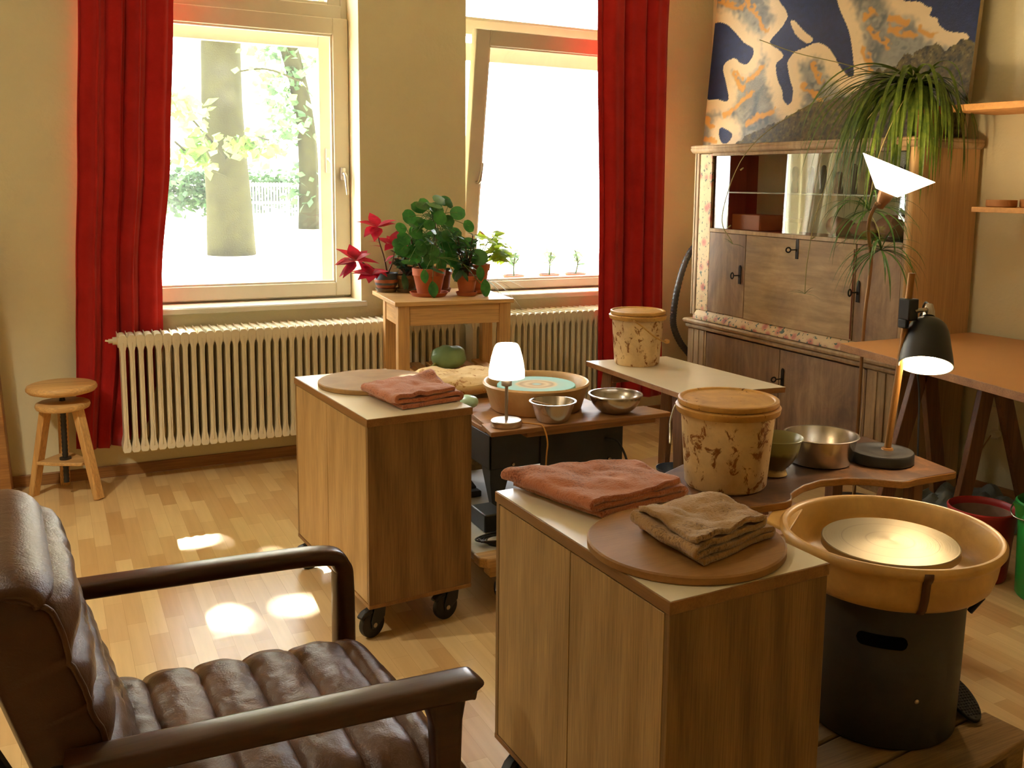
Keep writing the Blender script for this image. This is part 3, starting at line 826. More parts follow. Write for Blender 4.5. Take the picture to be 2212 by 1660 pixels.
pp = [back_front(a/60, .0) + BN*.002 - LD*.003 for a in range(0, 61)] + [back_front(1, b/30) + BK*.003 for b in range(1, 31)]
m.tube(pp, .0048, 6); m.build('piping', M['leather'], bk, smooth=180)
def flap(a, b):
    # leather headrest flap folded over the top edge
    v = lerp(.035, .600, b)
    if a < .25: s = a/.25; h = Hh*lerp(.80, 1, s)+.000; z = lerp(.030, .02, s)*0 - .02 - .0*s; 
    ang = lerp(.0, pi, a)
    c = B0 + LD*v + BK*(Hh-.045) - BN*.055
    r = .072*(1-.35*abs(2*b-1)**8)
    return c + (BN*cos(ang) + BK*sin(ang)*.80)*r*1.05 - BK*(.05*(1 if a >= 1 else 0))
m = MB(); m.grid(flap, 24, 30)
m.build('headrest_roll', M['leather'], bk, smooth=180, solid=.012)

# ------------------------------------------------------------------ plant table
PT = radians(-5.5)
t = thing('plant_table', 'pale birch trolley table full of potted plants in front of the radiators', 'table', (1.537, 4.625, 0), PT)
TW, TD = .620, .545
m = MB(); m.box(-.012, TW, -.012, TD, .878, .9); m.build('tabletop', M['pine_h'], t, local=True, bevel=.003)
for x, y in ((.006, .0), (TW-.075, .0), (.006, .30), (TW-.075, .30)):
    m = MB(); m.box(x, x+.060, y, y+.055, .0, .878); m.build('leg', M['pine'], t, local=True, bevel=.003)
for args in ((.066, TW-.075, .008, .030), (.066, TW-.075, .36, .382)):
    m = MB(); m.box(*args, .775, .876); m.build('apron', M['pine_h'], t, local=True, bevel=.002)
for x in (.012, TW-.04):
    m = MB(); m.box(x, x+.022, .055, .335, .775, .876); m.build('apron', M['pine_y'] if 'pine_y' in M else M.setdefault('pine_y', wood('pale_pine_side', S(222, 178, 116), S(192, 142, 82), axis=1)), t, local=True, bevel=.002)
for z in (.50, .14):
    for k in range(6):
        m = MB(); x = .07 + k*.088; m.box(x, x+.052, -.0, .385, z, z+.016); m.build('shelf_slat', M['pine_y'], t, local=True, bevel=.002)
    m = MB(); m.box(.02, TW-.03, .058, .078, z-.03, z); m.box(.02, TW-.03, .31, .33, z-.03, z); m.build('shelf_rail', M['pine_h'], t, local=True, bevel=.002)
# ------------------------------------------------------------------ potted plants
def pot_prof(r0, r1, h, rim=.012, rimh=.25, t=.007):
    return [(.001, .002), (r0, .002), (r0, .004), (lerp(r0, r1, 1-rimh), h*(1-rimh)), (lerp(r0, r1, 1-rimh)+rim*.6, h*(1-rimh)+.002), (r1+rim*.5, h-.002), (r1+rim*.3, h), (r1-t, h), (lerp(r0, r1, .75)-t, h*.72), (r0-t, .012), (.001, .012)]
def saucer_prof(r, h=.02): return [(.001, 0), (r*.86, 0), (r, h), (r-.006, h), (r*.84, .007), (.001, .007)]
def potted(name, label, x, y, z, r0, r1, h, mat, sr=None, smat=None, prof=None, soil=True, group='potted plants on the trolley table'):
    t = thing(name, label, 'plant', (x, y, z), 0, group)
    zz = z
    if sr:
        m = MB(); m.lathe(saucer_prof(sr), (x, y, z+.0005), 36); m.build('saucer', smat or mat, t, smooth=50); zz = z+.0085
    m = MB(); m.lathe(prof or pot_prof(r0, r1, h), (x, y, zz), 40); m.build('pot', mat, t, smooth=45)
    if soil:
        m = MB(); m.lathe([(r1*.88, h*.84), (r1*.4, h*.88), (.0001, h*.87)], (x, y, zz), 24); m.build('soil', M['soil'], t)
    return t, zz
def leaf(m, p, d, up, Ln, W, curl=.15, fold=.1, shape='oval', nseg=5):
    """one leaf as a small bent strip with a mid-rib fold"""
    d = Vector(d).normalized(); up = Vector(up)
    s = d.cross(up)
    if s.length < 1e-4: s = d.cross(V(1, 0, 0))
    s.normalize(); n = s.cross(d).normalized()
    vs = []; fs = []
    for i in range(nseg+1):
        t = i/nseg
        if shape == 'round': w = math.sqrt(max(0, 1-(2*t-1)**2))
        elif shape == 'oval': w = sin(pi*min(1, t*.97+.015))**.8
        elif shape == 'point': w = (sin(pi*t**.75))*(1-.25*t) if t < 1 else 0
        elif shape == 'blade': w = min(1, t*6+.35)*(1-t**3)
        else: w = 1
        w = max(w, .03)
        c = Vector(p) + d*Ln*t + n*(-curl*Ln*t*t)
        vs += [c - s*w*W/2 + n*fold*w*W*.5, c.copy(), c + s*w*W/2 + n*fold*w*W*.5]
    for i in range(nseg):
        a = i*3
        fs += [(a, a+1, a+4, a+3), (a+1, a+2, a+5, a+4)]
    m.add(vs, fs)
def rdir(rnd, zmin=-.2, zmax=1):
    a = rnd.uniform(0, 2*pi); z = rnd.uniform(zmin, zmax)
    return V(cos(a)*math.sqrt(max(0, 1-z*z)), sin(a)*math.sqrt(max(0, 1-z*z)), z)

M['pilea'] = leafmat('money_plant_leaf', S(70, 128, 48), S(44, 92, 36), 18, .22, .3)
M['jade'] = leafmat('jade_leaf', S(66, 100, 60), S(44, 74, 46), 18, .15, .3)
M['red_leaf'] = leafmat('crimson_leaf', S(190, 24, 52), S(140, 14, 36), 20, .3, .45)
M['coleus'] = leafmat('lime_coleus_leaf', S(190, 206, 72), S(160, 190, 60), 22, .72, .45, S(110, 52, 34))
M['stalk'] = plain('green_stalk', S(96, 120, 56), .6)
M['stem'] = plain('woody_stem', S(88, 66, 40), .8)
M['blade'] = leafmat('spider_plant_leaf', S(112, 130, 46), S(72, 96, 34), 26, .3, .4)
M['stripepot'] = None
def stripe():
    m, nt, out = newmat('striped_stoneware'); b = bsdf(nt, out, .5)
    tc = N(nt, 'ShaderNodeTexCoord'); sp = N(nt, 'ShaderNodeSeparateXYZ'); L(nt, tc.outputs['Object'], sp.inputs[0])
    mm = N(nt, 'ShaderNodeMapRange'); mm.inputs['From Max'].default_value = .11; L(nt, sp.outputs[2], mm.inputs[0])
    n = noise_tex(nt, tc.outputs['Object'], 30, 3); ad = N(nt, 'ShaderNodeMath', operation='MULTIPLY_ADD'); L(nt, n, ad.inputs[0]); ad.inputs[1].default_value = .05; L(nt, mm.outputs[0], ad.inputs[2])
    bl = S(66, 78, 84); tr = S(150, 82, 52)
    r = ramp(nt, ad.outputs[0], [(0, bl), (.22, tr), (.38, bl), (.50, tr), (.66, bl)], 'CONSTANT'); L(nt, r.outputs[0], b.inputs['Base Color']); return m
M['stripepot'] = stripe()
M['brownglaze'] = plain('brown_glaze', S(112, 80, 44), .3, var=.35, bscale=120)
M['stoneglaze'] = plain('mossy_stone_saucer', S(120, 104, 80), .8, var=.35, bscale=120)

# crimson-leaved plant in a striped bowl pot
TZ = .9005
t, z = potted('crimson_plant', 'plant with crimson leaves in a blue striped stoneware pot', 1.632, 5.085, TZ, .05, .068, .095, M['stripepot'], .060, M['stoneglaze'],
    prof=[(.001, .002), (.042, .002), (.058, .03), (.066, .055), (.066, .07), (.060, .085), (.064, .095), (.056, .095), (.054, .08), (.04, .02), (.001, .015)])
rnd = random.Random(3)
m = MB(); lm = MB()
sts = [[(1.635, 5.08, 1.0), (1.60, 5.02, 1.09), (1.565, 5.0, 1.19), (1.55, 4.98, 1.26)], [(1.63, 5.08, 1.0), (1.55, 5.02, 1.03), (1.47, 4.96, 1.07), (1.42, 4.93, 1.09)], [(1.64, 5.08, 1.0), (1.65, 5.03, 1.07), (1.655, 5.0, 1.16)], [(1.63, 5.08, 1.0), (1.57, 5.0, 1.02), (1.51, 4.95, 1.01)]]
for s in sts:
    pth = bez(s, 5); m.tube(pth, [lerp(.005, .0025, i/len(pth)) for i in range(len(pth))], 6)
    e = pth[-1]
    for k in range(8):
        a = k*2*pi/8 + rnd.uniform(-.3, .3)
        leaf(lm, e, V(cos(a)*1.1-.2, sin(a)*.6-.15, .35+.35*sin(a*1.0)+rnd.uniform(-.4, .5)), V(0, -.3, 1), rnd.uniform(.08, .12), rnd.uniform(.066, .088), .25, .12, 'point')
    for k in range(3):
        q = pth[len(pth)//2 + k]
        leaf(lm, q, rdir(rnd, -.3, .4), V(0, 0, 1), .065, .036, .25, .12, 'point')
for d in ((-.6, -.2, .05), (-.55, -.3, -.4), (-.9, -.1, -.55)): leaf(lm, (1.42, 4.93, 1.08), d, V(0, -.5, 1), .115, .055, .2, .1, 'point')
m.build('stem', M['stem'], t, smooth=180); lm.build('foliage', M['red_leaf'], t, smooth=180)

# succulent in a brown glazed pot
t, z = potted('succulent', 'small succulent in a brown glazed pot on a mossy saucer', 1.738, 5.05, TZ, .046, .058, .085, M['brownglaze'], .062, M['stoneglaze'])
m = MB(); lm = MB(); rnd = random.Random(8)
for k in range(7):
    a = rnd.uniform(0, 6.28); e = V(1.738+cos(a)*.07, 5.05+sin(a)*.05, z+.085+rnd.uniform(.03, .12))
    pth = bez([(1.738, 5.05, z+.07), (1.738+cos(a)*.03, 5.05+sin(a)*.03, z+.11), e], 5); m.tube(pth, .0035, 6)
    for q in pth[4:]:
        for _ in range(2): leaf(lm, q, rdir(rnd, -.2, .8), V(0, 0, 1), .045, .022, .1, .1)
for d in ((-.1, -.6, -.9), (.1, -.6, -1)): leaf(lm, (1.70, 5.0, z+.10), d, V(0, -1, .2), .10, .03, .1, .1)
m.build('stem', M['stem'], t); lm.build('foliage', M['jade'], t, smooth=180)

# big Chinese money plant
px, py = 1.785, 4.835
t, z = potted('money_plant', 'big round-leaved money plant in the widest terracotta pot', px, py, TZ, .062, .082, .125, M['terracotta'], .103, M['terracotta'],
    prof=[(.001, .002), (.058, .002), (.062, .008), (.082, .098), (.086, .101), (.089, .138), (.080, .139), (.075, .10), (.055, .012), (.001, .012)])
m = MB(); lm = MB(); pm = MB(); rnd = random.Random(12)
trunkpts = bez([(px+.0, py, z+.10), (px+.03, py+.01, z+.20), (px+.045, py+.02, z+.29), (px+.04, py+.03, z+.40), (px+.03, py+.03, z+.47)], 6)
m.tube(trunkpts, [lerp(.010, .006, i/len(trunkpts)) for i in range(len(trunkpts))], 8)
tr2 = bez([(px-.02, py, z+.10), (px-.08, py-.01, z+.2), (px-.1, py, z+.3)], 6); m.tube(tr2, .006, 6)
tr3 = bez([(px+.03, py, z+.12), (px+.13, py+.02, z+.18), (px+.18, py, z+.22)], 6); m.tube(tr3, .006, 6)
def peti(src, dst, L_=.075, face=None):
    dst = Vector(dst); src = Vector(src); mid = (src+dst)*.5 + V(0, 0, .02)
    pm.tube(bez([src, mid, dst], 4), .0019, 5)
    up = face or (V(rnd.uniform(-.35, .35), -.75+rnd.uniform(-.4, .6), .45+rnd.uniform(-.2, .4))).normalized()
    d = (V(rnd.uniform(-1, 1), rnd.uniform(-.3, .3), rnd.uniform(-1, .4))); d = (d - up*d.dot(up)).normalized()
    leaf(lm, dst - d*L_*.5, d, up, L_, L_*rnd.uniform(.82, 1.0), .08, -.06, 'round', 8)
for k in range(50):
    a = rnd.uniform(0, 2*pi); rr = math.sqrt(rnd.uniform(.05, 1)); 
    hx = .150*rr*cos(a); hz = rnd.uniform(.13, .50)
    wfac = 1 - .55*abs((hz-.27)/.25)
    src = trunkpts[int((len(trunkpts)-1)*rnd.uniform(.3, 1))]
    peti(src, (px+.02+hx*wfac*1.15, py-.02+.10*rr*sin(a), z+hz), rnd.uniform(.055, .088))
for q, s in (((px+.155, py-.02, z+.43), .085), ((px-.07, py-.04, z+.46), .085), ((px+.05, py-.03, z+.50), .088), ((px-.115, py-.03, z+.41), .085), ((px+.22, py-.02, z+.36), .075), ((px+.10, py-.04, z+.39), .075), ((px+.21, py-.05, z+.27), .085), ((px+.25, py-.08, z+.20), .11), ((px-.16, py-.03, z+.24), .08), ((px-.15, py-.04, z+.30), .08), ((px-.13, py-.05, z+.18), .08)):
    peti(trunkpts[-8], q, s)
for k in range(26):
    src = tr2[rnd.randrange(6, len(tr2))] if k % 2 else tr3[rnd.randrange(4, len(tr3))]
    q = Vector(src) + V(rnd.uniform(-.09, .09), rnd.uniform(-.08, .04), rnd.uniform(-.02, .10)); peti(src, q, rnd.uniform(.05, .078))
# leaves that hang over the rim
for q, s in (((px-.065, py-.10, z+.105), .075), ((px-.02, py-.105, z+.035), .09), ((px+.125, py-.06, z+.10), .07), ((px+.235, py-.13, z+.115), .085), ((px+.26, py-.14, z+.035), .10)):
    pm.tube(bez([(px+.02, py-.04, z+.2), ((px+q[0])/2, py-.10, z+.18), q], 5), .002, 5)
    leaf(lm, Vector(q)+V(0, 0, s*.5), V(.1, -.1, -1), V(rnd.uniform(-.3, .3), -1, .1), s, s*.62, .06, -.05, 'oval', 7)
m.build('stem', M['stem'], t, smooth=180); pm.build('leaf_stalk', M['stalk'], t, smooth=180); lm.build('foliage', M['pilea'], t, smooth=180)

# jade plant in the small pot
t, z = potted('jade_plant', 'dark jade plant in the small terracotta pot between two larger ones', 1.975, 4.775, TZ, .040, .056, .10, M['terracotta'], .058, M['terracotta'])
m = MB(); lm = MB(); rnd = random.Random(31)
for k in range(9):
    a = rnd.uniform(0, 6.28); e = V(1.975+cos(a)*.075, 4.775+sin(a)*.06, z+.10+rnd.uniform(.06, .23))
    pth = bez([(1.975, 4.775, z+.08), (1.975+cos(a)*.02, 4.775+sin(a)*.02, z+.15), e], 5); m.tube(pth, [.006-.0003*i for i in range(len(pth))], 6)
    for q in pth[4:]:
        for _ in range(3): leaf(lm, q, rdir(rnd, -.4, .8), V(0, 0, 1), rnd.uniform(.03, .055), .022, .1, .12)
for d in ((-.4, -.5, -.3), (-.6, -.3, -.5), (.3, -.6, -.5)): leaf(lm, (1.93, 4.74, z+.13), d, V(0, -.4, 1), .07, .03, .3, .1)
m.build('stem', M['stem'], t, smooth=180); lm.build('foliage', M['jade'], t, smooth=180)

# pot half hidden behind the jade plant
t, z = potted('leafy_plant', 'low leafy plant in a dark weathered pot behind the jade plant', 1.905, 4.985, TZ, .05, .062, .115, M['terradark'], .062, M['terradark'])
lm = MB(); rnd = random.Random(14)
for k in range(46): leaf(lm, V(1.905, 4.985, z+.11)+V(rnd.gauss(0, .04), rnd.gauss(0, .03), rnd.uniform(0, .16)), rdir(rnd, -.3, .8), V(0, 0, 1), .055, .035, .2, .1)
lm.build('foliage', M['jade'], t, smooth=180)
t, z = potted('leafy_plant', 'small plant in a terracotta pot behind the succulent, half hidden by foliage', 1.765, 5.128, TZ+.0, .034, .042, .13, M['terradark'])
lm = MB()
for k in range(34): leaf(lm, V(1.765, 5.128, z+.13)+V(rnd.gauss(0, .035), rnd.gauss(0, .03), rnd.uniform(0, .12)), rdir(rnd, -.3, .8), V(0, 0, 1), .05, .032, .2, .1)
lm.build('foliage', M['jade'], t, smooth=180)

# lime coleus in the tall rear pot
t, z = potted('coleus', 'lime and maroon coleus in the tallest terracotta pot beside the window', 2.075, 4.885, TZ, .052, .074, .150, M['terracotta'], .066, M['terracotta'])
m = MB(); lm = MB(); rnd = random.Random(44)
for k in range(15):
    a = rnd.uniform(-1.2, 2.2); e = V(2.075+.06+cos(a)*rnd.uniform(.02, .12), 4.885+sin(a)*.06-.02, z+.15+rnd.uniform(.02, .15))
    pth = bez([(2.075+rnd.uniform(-.03, .03), 4.885, z+.13), ((2.09+e.x)/2, 4.885, (z+.15+e.z)/2+.01), e], 5); m.tube(pth, .0028, 5)
    for _ in range(4): leaf(lm, e+V(rnd.gauss(0, .012), rnd.gauss(0, .01), rnd.gauss(0, .012)), V(rnd.uniform(-1, 1.2), rnd.uniform(-1, .4), rnd.uniform(-.25, .5)), V(rnd.uniform(-.3, .3), -.5, 1), rnd.uniform(.06, .085), rnd.uniform(.045, .06), .25, .1, 'point', 6)
m.build('stem', M['stalk'], t, smooth=180); lm.build('foliage', M['coleus'], t, smooth=180)

# thin-bladed plant spilling off the table end
t, z = potted('spider_plantlet', 'narrow-leaved offshoot in a tiny pot spilling over the table end', 2.15, 4.98, TZ, .025, .034, .06, M['terracotta'])
lm = MB(); rnd = random.Random(5)
for k in range(16):
    a = rnd.uniform(-1.6, 1.2)
    leaf(lm, (2.15, 4.97, z+.06), V(cos(a)*.8+.3, sin(a)*.5-.3, rnd.uniform(.1, 1.0)), V(0, 0, 1), rnd.uniform(.10, .20), .007, rnd.uniform(.6, 1.3), .05, 'blade', 8)
lm.build('foliage', M['blade'], t, smooth=180)

# three cuttings on the outer ledge of the tilted window
M['pale_leaf'] = leafmat('sunlit_jade_leaf', S(150, 180, 136), S(128, 160, 116), 18, .6, .4)  # jade leaf in a paler tone, window glare put into its colour
for i, (x, label) in enumerate(((2.63, 'jade cutting in a shallow orange pot nearest the coleus, on the window ledge'), (2.885, 'jade cutting in the middle shallow pot on the window ledge'), (3.08, 'jade cutting in the shallow pot closest to the red curtain, on the window ledge'))):
    t = thing('jade_cutting', label, 'plant', (x, 5.575, .8855), 0, 'jade cuttings on the window ledge')
    m = MB(); m.lathe(pot_prof(.058, .070, .032, .004, .3, .005), (x, 5.575, .8855), 30); m.build('pot', M['terracotta'], t)
    m = MB(); m.lathe([(.06, .026), (.0001, .028)], (x, 5.575, .8855), 20); m.build('soil', M['soil'], t)
    m = MB(); lm = MB(); rnd = random.Random(60+i)
    pth = bez([(x, 5.575, .91), (x+rnd.uniform(-.01, .015), 5.57, .985), (x+rnd.uniform(-.02, .03), 5.565, 1.07)], 6); m.tube(pth, .005, 6)
    for k in range(2): pp = bez([pth[6], pth[6]+V((-1)**k*.03, -.01, .04)], 4); m.tube(pp, .003, 5)
    for q in pth[5:] + [pth[6]+V(.03, -.01, .04), pth[6]+V(-.03, -.01, .04)]:
        for _ in range(2): leaf(lm, q, rdir(rnd, -.1, .9), V(0, -.5, 1), rnd.uniform(.045, .065), .028, .1, .1)
    for d in ((-1, -.2, .45), (1, -.2, .5)): leaf(lm, pth[1], d, V(0, 0, 1), .06, .03, .1, .1)
    m.build('stem', M['stalk'], t, smooth=180); lm.build('foliage', M['pale_leaf'], t, smooth=180)

# green plastic bag of clay on the trolley's slatted shelf
M['greenbag'] = plain('green_plastic_bag', S(134, 166, 112), .35, var=.15, bscale=60)
t = thing('clay_bag', 'pale green plastic bag on the slatted shelf of the plant table', 'bag', (1.86, 4.74, .517))
def bag(u, v):
    a = 2*pi*u; b = pi*v
    r = .075*(sin(b)**.7)
    q = V(cos(a)*r*1.25, sin(a)*r*.9, -cos(b)*.06+.06)
    n_ = noise.noise(q*28+V(3, 1, 2))*.008 + abs(noise.noise(q*14))*.012
    q = q*(1 + n_*6)
    q.z = max(q.z, 0.0)
    return V(1.86, 4.74, .5175) + q
m = MB(); m.grid(bag, 40, 24, wrapu=True); m.build('sack', M['greenbag'], t, smooth=180)
m = MB(); m.tube([(1.80, 4.735, .56), (1.775, 4.72, .545), (1.755, 4.71, .525)], [.028, .012, .020], 10); m.build('tied_end', plain('green_yellow_plastic', S(150, 150, 60), .4, var=.3, bscale=80), t, smooth=180)

# ------------------------------------------------------------------ far throwing station
DZ = .195
t = thing('wheeled_platform', 'low grey-topped platform on small casters under the far pottery wheel', 'platform', (1.7, 3.5, 0))
M['platform'] = plain('pale_grey_board', S(196, 194, 186), .5, var=.12, bscale=30)
m = MB(); m.prism([(1.29, 2.99), (1.31, 2.965), (2.16, 2.955), (2.19, 2.98), (2.19, 3.97), (1.29, 3.97)], .163, DZ); m.build('board', M['platform'], t, bevel=.006)
m = MB(); m.prism([(1.285, 2.985), (1.308, 2.958), (2.162, 2.948), (2.197, 2.977), (2.197, 3.04), (1.285, 3.04)], .162, DZ+.001); m.build('front_edge', M['pine_h'], t, bevel=.006)
for x, y in ((1.385, 3.045), (2.10, 3.045), (1.385, 3.88), (2.10, 3.88)):
    m = MB(); m.box(x-.04, x+.035, y-.02, y+.04, .098, .162)
    bl = m.build('mounting_block', M['pine_h'], t, bevel=.003)
    m = MB(); m.lathe([(.012, -.01), (.036, -.01), (.040, -.006), (.040, .006), (.036, .01), (.012, .01)], (x+.01, y-.01, .0405), 24, axis=(1, .2, 0)); m.build('wheel', M['black'], bl)
    m = MB(); m.tube([(x, y, .1), (x-.008, y-.01, .04)], .006, 6); m.tube([(x+.02, y, .1), (x+.028, y-.01, .04)], .006, 6); m.build('fork', M['chrome'], bl)

t = thing('potters_wheel_unit', 'electric pottery wheel with cream splash pan and turquoise-ringed head behind the table lamp', 'pottery wheel', (1.78, 3.55, DZ))
FZ = .515
m = MB()
m.box(1.50, 2.11, 3.385, 3.395, .375, FZ); m.box(1.50, 2.11, 3.92, 3.93, .375, FZ); m.box(1.50, 1.51, 3.385, 3.93, .375, FZ); m.box(2.10, 2.11, 3.385, 3.93, .375, FZ)
m.build('frame_apron', M['grey_steel'], t, bevel=.003)
m = MB(); m.box(1.72, 2.108, 3.376, 3.383, .22, FZ); m.build('front_panel', M['blackmetal'], t, bevel=.003)
for x, y, sx, sy in ((1.505, 3.39, 1, 1), (2.105, 3.39, -1, 1), (1.505, 3.925, 1, -1), (2.105, 3.925, -1, -1)):
    m = MB()
    vs = []
    for zz, w_, o_ in ((.375, .115, .0), (.32, .075, .0), (DZ+.012, .035, .02)):
        vs += [V(x+sx*o_, y+sy*o_, zz), V(x+sx*(o_+w_), y+sy*o_, zz), V(x+sx*(o_+w_*.9), y+sy*(o_+.02), zz), V(x+sx*o_, y+sy*(o_+w_*.8), zz)]
    m.add(vs, [(0,1,2,3), (11,10,9,8)] + [(a+4*k, (a+1) % 4+4*k, (a+1) % 4+4*k+4, a+4*k+4) for k in range(2) for a in range(4)])
    lg = m.build('leg', M['grey_steel'], t, bevel=.002)
    m = MB(); m.lathe([(.020, DZ+.001), (.022, DZ+.006), (.014, DZ+.018), (.0001, DZ+.018)], (x+sx*.034, y+sy*.03, 0), 14); m.build('rubber_foot', M['black'], lg)
m = MB(); m.box(1.50, 2.13, 3.43, 3.94, FZ, .535); m.build('table_plate', M['plybench'], t, bevel=.003)
m = MB(); m.prism([(1.462, 3.288), (2.285, 3.282), (2.285, 3.30), (2.245, 3.432), (1.485, 3.432)], .5365, .556)
m.build('front_shelf', M['plybench'], t, bevel=.003)
m = MB(); m.prism([(1.50, 3.44), (1.62, 3.44), (1.60, 3.62), (1.525, 3.66)], .5355, .553); m.build('side_shelf', M['plybench'], t, bevel=.003)
m = MB(); m.box(1.62, 2.22, 3.30, 3.37, .515, .5355); m.build('shelf_batten', M['plybench'], t, bevel=.003)
m = MB(); cx, cy = 1.843, 3.667; PZD = -.031
m.lathe([(.15, .5365), (.188, .5365), (.196, .543), (.219, .625), (.229, .638), (.2325, .649), (.226, .657), (.217, .653), (.211, .639), (.190, .556), (.165, .550), (.10, .550)], (cx, cy, 0), 72)
m.build('splash_pan', M['cream'], t, smooth=50)
def headmat(name, cs):
    mm_, nt, out = newmat(name); b = bsdf(nt, out, .75, 0, .15)
    tc = N(nt, 'ShaderNodeTexCoord'); mp = N(nt, 'ShaderNodeMapping'); L(nt, tc.outputs['Object'], mp.inputs[0]); mp.inputs['Scale'].default_value = (1, 1, 0)
    ln = N(nt, 'ShaderNodeVectorMath', operation='LENGTH'); L(nt, mp.outputs[0], ln.inputs[0])
    n = noise_tex(nt, tc.outputs['Object'], 30, 3); ad = N(nt, 'ShaderNodeMath', operation='MULTIPLY_ADD'); L(nt, n, ad.inputs[0]); ad.inputs[1].default_value = .012; L(nt, ln.outputs[1], ad.inputs[2])
    ml = N(nt, 'ShaderNodeMath', operation='MULTIPLY'); L(nt, ad.outputs[0], ml.inputs[0]); ml.inputs[1].default_value = 5.6
    L(nt, ramp(nt, ml.outputs[0], cs).outputs[0], b.inputs['Base Color']); return mm_
tq = S(160, 188, 168); cr = S(206, 180, 128); dk = S(168, 140, 92)
ho = bpy.data.objects.new('wheel_head', None)
m = MB(); m.lathe([(.166, .625), (.170, .628), (.170, .637), (.167, .640), (.0001, .640)], (cx, cy, 0), 64)
hd = m.build('wheel_head', headmat('clay_ringed_head', [(0, tq), (.10, tq), (.16, dk), (.3, cr), (.42, dk), (.5, cr), (.58, tq), (1, S(140, 196, 188))]), t)
bpy.data.objects.remove(ho)
# ring pattern is centred on the head: move the mesh so its own origin is the spindle
off = Vector((cx-1.78, cy-3.55, 0))
for v_ in hd.data.vertices: v_.co -= off
hd.location = off
m = MB(); m.cyl((cx, cy, .551), (cx, cy, .626), .03); m.build('spindle', M['chrome'], t)
m = MB(); m.tube(bez([(2.02, 3.372, .45), (2.06, 3.34, .44), (2.09, 3.31, .36), (2.10, 3.30, .24), (2.12, 3.28, .196)], 6), .005, 6); m.build('cord', M['black'], t)
m = MB(); m.lathe([(.008, 0), (.008, .01), (.0001, .012)], (2.04, 3.376, .36), 10, axis=(0, -1, 0)); m.lathe([(.006, 0), (.006, .008), (.0001, .009)], (1.60, 3.384, .39), 10, axis=(0, -1, 0)); m.build('screw', M['chrome'], t)
t = thing('power_box', 'black transformer box and looped cable on the platform between the two cabinets', 'power supply', (1.47, 3.27, DZ))
m = MB(); m.box(1.40, 1.485, 3.20, 3.34, DZ+.001, .265); m.build('housing', M['black'], t, bevel=.006)
m = MB()
for k in range(5):
    a0 = k*.9
    m.tube(bez([(1.42+.1*cos(a0+j*1.1)*(.5+.1*k)*1.1, 3.10+.05*sin(a0+j*1.1), DZ+.005+.004*k+.003*sin(j)) for j in range(7)], 5), .0036, 6)
m.tube(bez([(1.485, 3.27, .23), (1.53, 3.25, .25), (1.55, 3.2, .22), (1.49, 3.16, .20)], 6), .0036, 6)
m.build('cable', M['black'], t, smooth=180)
t = thing('foot_pedal', 'black foot pedal of the far wheel on the platform behind the leg', 'pedal', (1.50, 3.56, DZ))
m = MB(); m.box(1.44, 1.56, 3.60, 3.80, DZ+.001, .222); m.build('base', M['blackmetal'], t, bevel=.005)
m = MB(); m.bar((1.50, 3.61, .235), (1.50, 3.79, .275), .08, .012); m.build('treadle', M['black'], t, bevel=.003)

# table lamp
LX, LY = 1.560, 3.362
t = thing('table_lamp', 'small glowing table lamp with frosted bell shade on the far wheel shelf', 'lamp', (LX, LY, .5565))
m = MB(); m.lathe([(.0001, .5568), (.060, .5568), (.061, .560), (.061, .578), (.058, .581), (.0001, .582)], (LX, LY, 0), 40); m.build('base', M['alu'], t)
m = MB(); m.cyl((LX, LY, .58), (LX, LY, .722), .0065, n=14); m.build('stem', M['alu'], t)
m = MB(); m.lathe([(.014, .715), (.021, .718), (.021, .738), (.018, .745), (.024, .750), (.0001, .752)], (LX, LY, 0), 24); m.build('socket', M['alu'], t)
def shade_mat(name, col, st):
    mm_, nt, out = newmat(name); e = N(nt, 'ShaderNodeEmission'); e.inputs[0].default_value = col; e.inputs[1].default_value = st
    b = N(nt, 'ShaderNodeBsdfPrincipled'); b.inputs['Base Color'].default_value = (.9, .85, .75, 1); b.inputs['Roughness'].default_value = .3
    a = N(nt, 'ShaderNodeAddShader'); L(nt, e.outputs[0], a.inputs[0]); L(nt, b.outputs[0], a.inputs[1]); L(nt, a.outputs[0], out.inputs[0]); return mm_
M['shade'] = shade_mat('lit_frosted_glass', (1, .78, .50, 1), 2.6)
m = MB(); m.lathe([(.066, .748), (.0705, .750), (.0705, .775), (.067, .80), (.061, .83), (.052, .862), (.046, .876), (.040, .882), (.0001, .884)], (LX, LY, 0), 48); m.build('lamp_shade', M['shade'], t, smooth=70)
m = MB(); m.tube(bez([(LX+.055, LY-.02, .567), (LX+.10, LY-.04, .562), (LX+.125, LY-.072, .556), (LX+.135, LY-.092, .50), (LX+.13, LY-.095, .44), (LX+.125, LY-.09, .30), (LX+.13, LY-.07, .197)], 6), .0032, 6); m.build('cord', plain('gold_cord', S(196, 140, 62), .5), t, smooth=180)

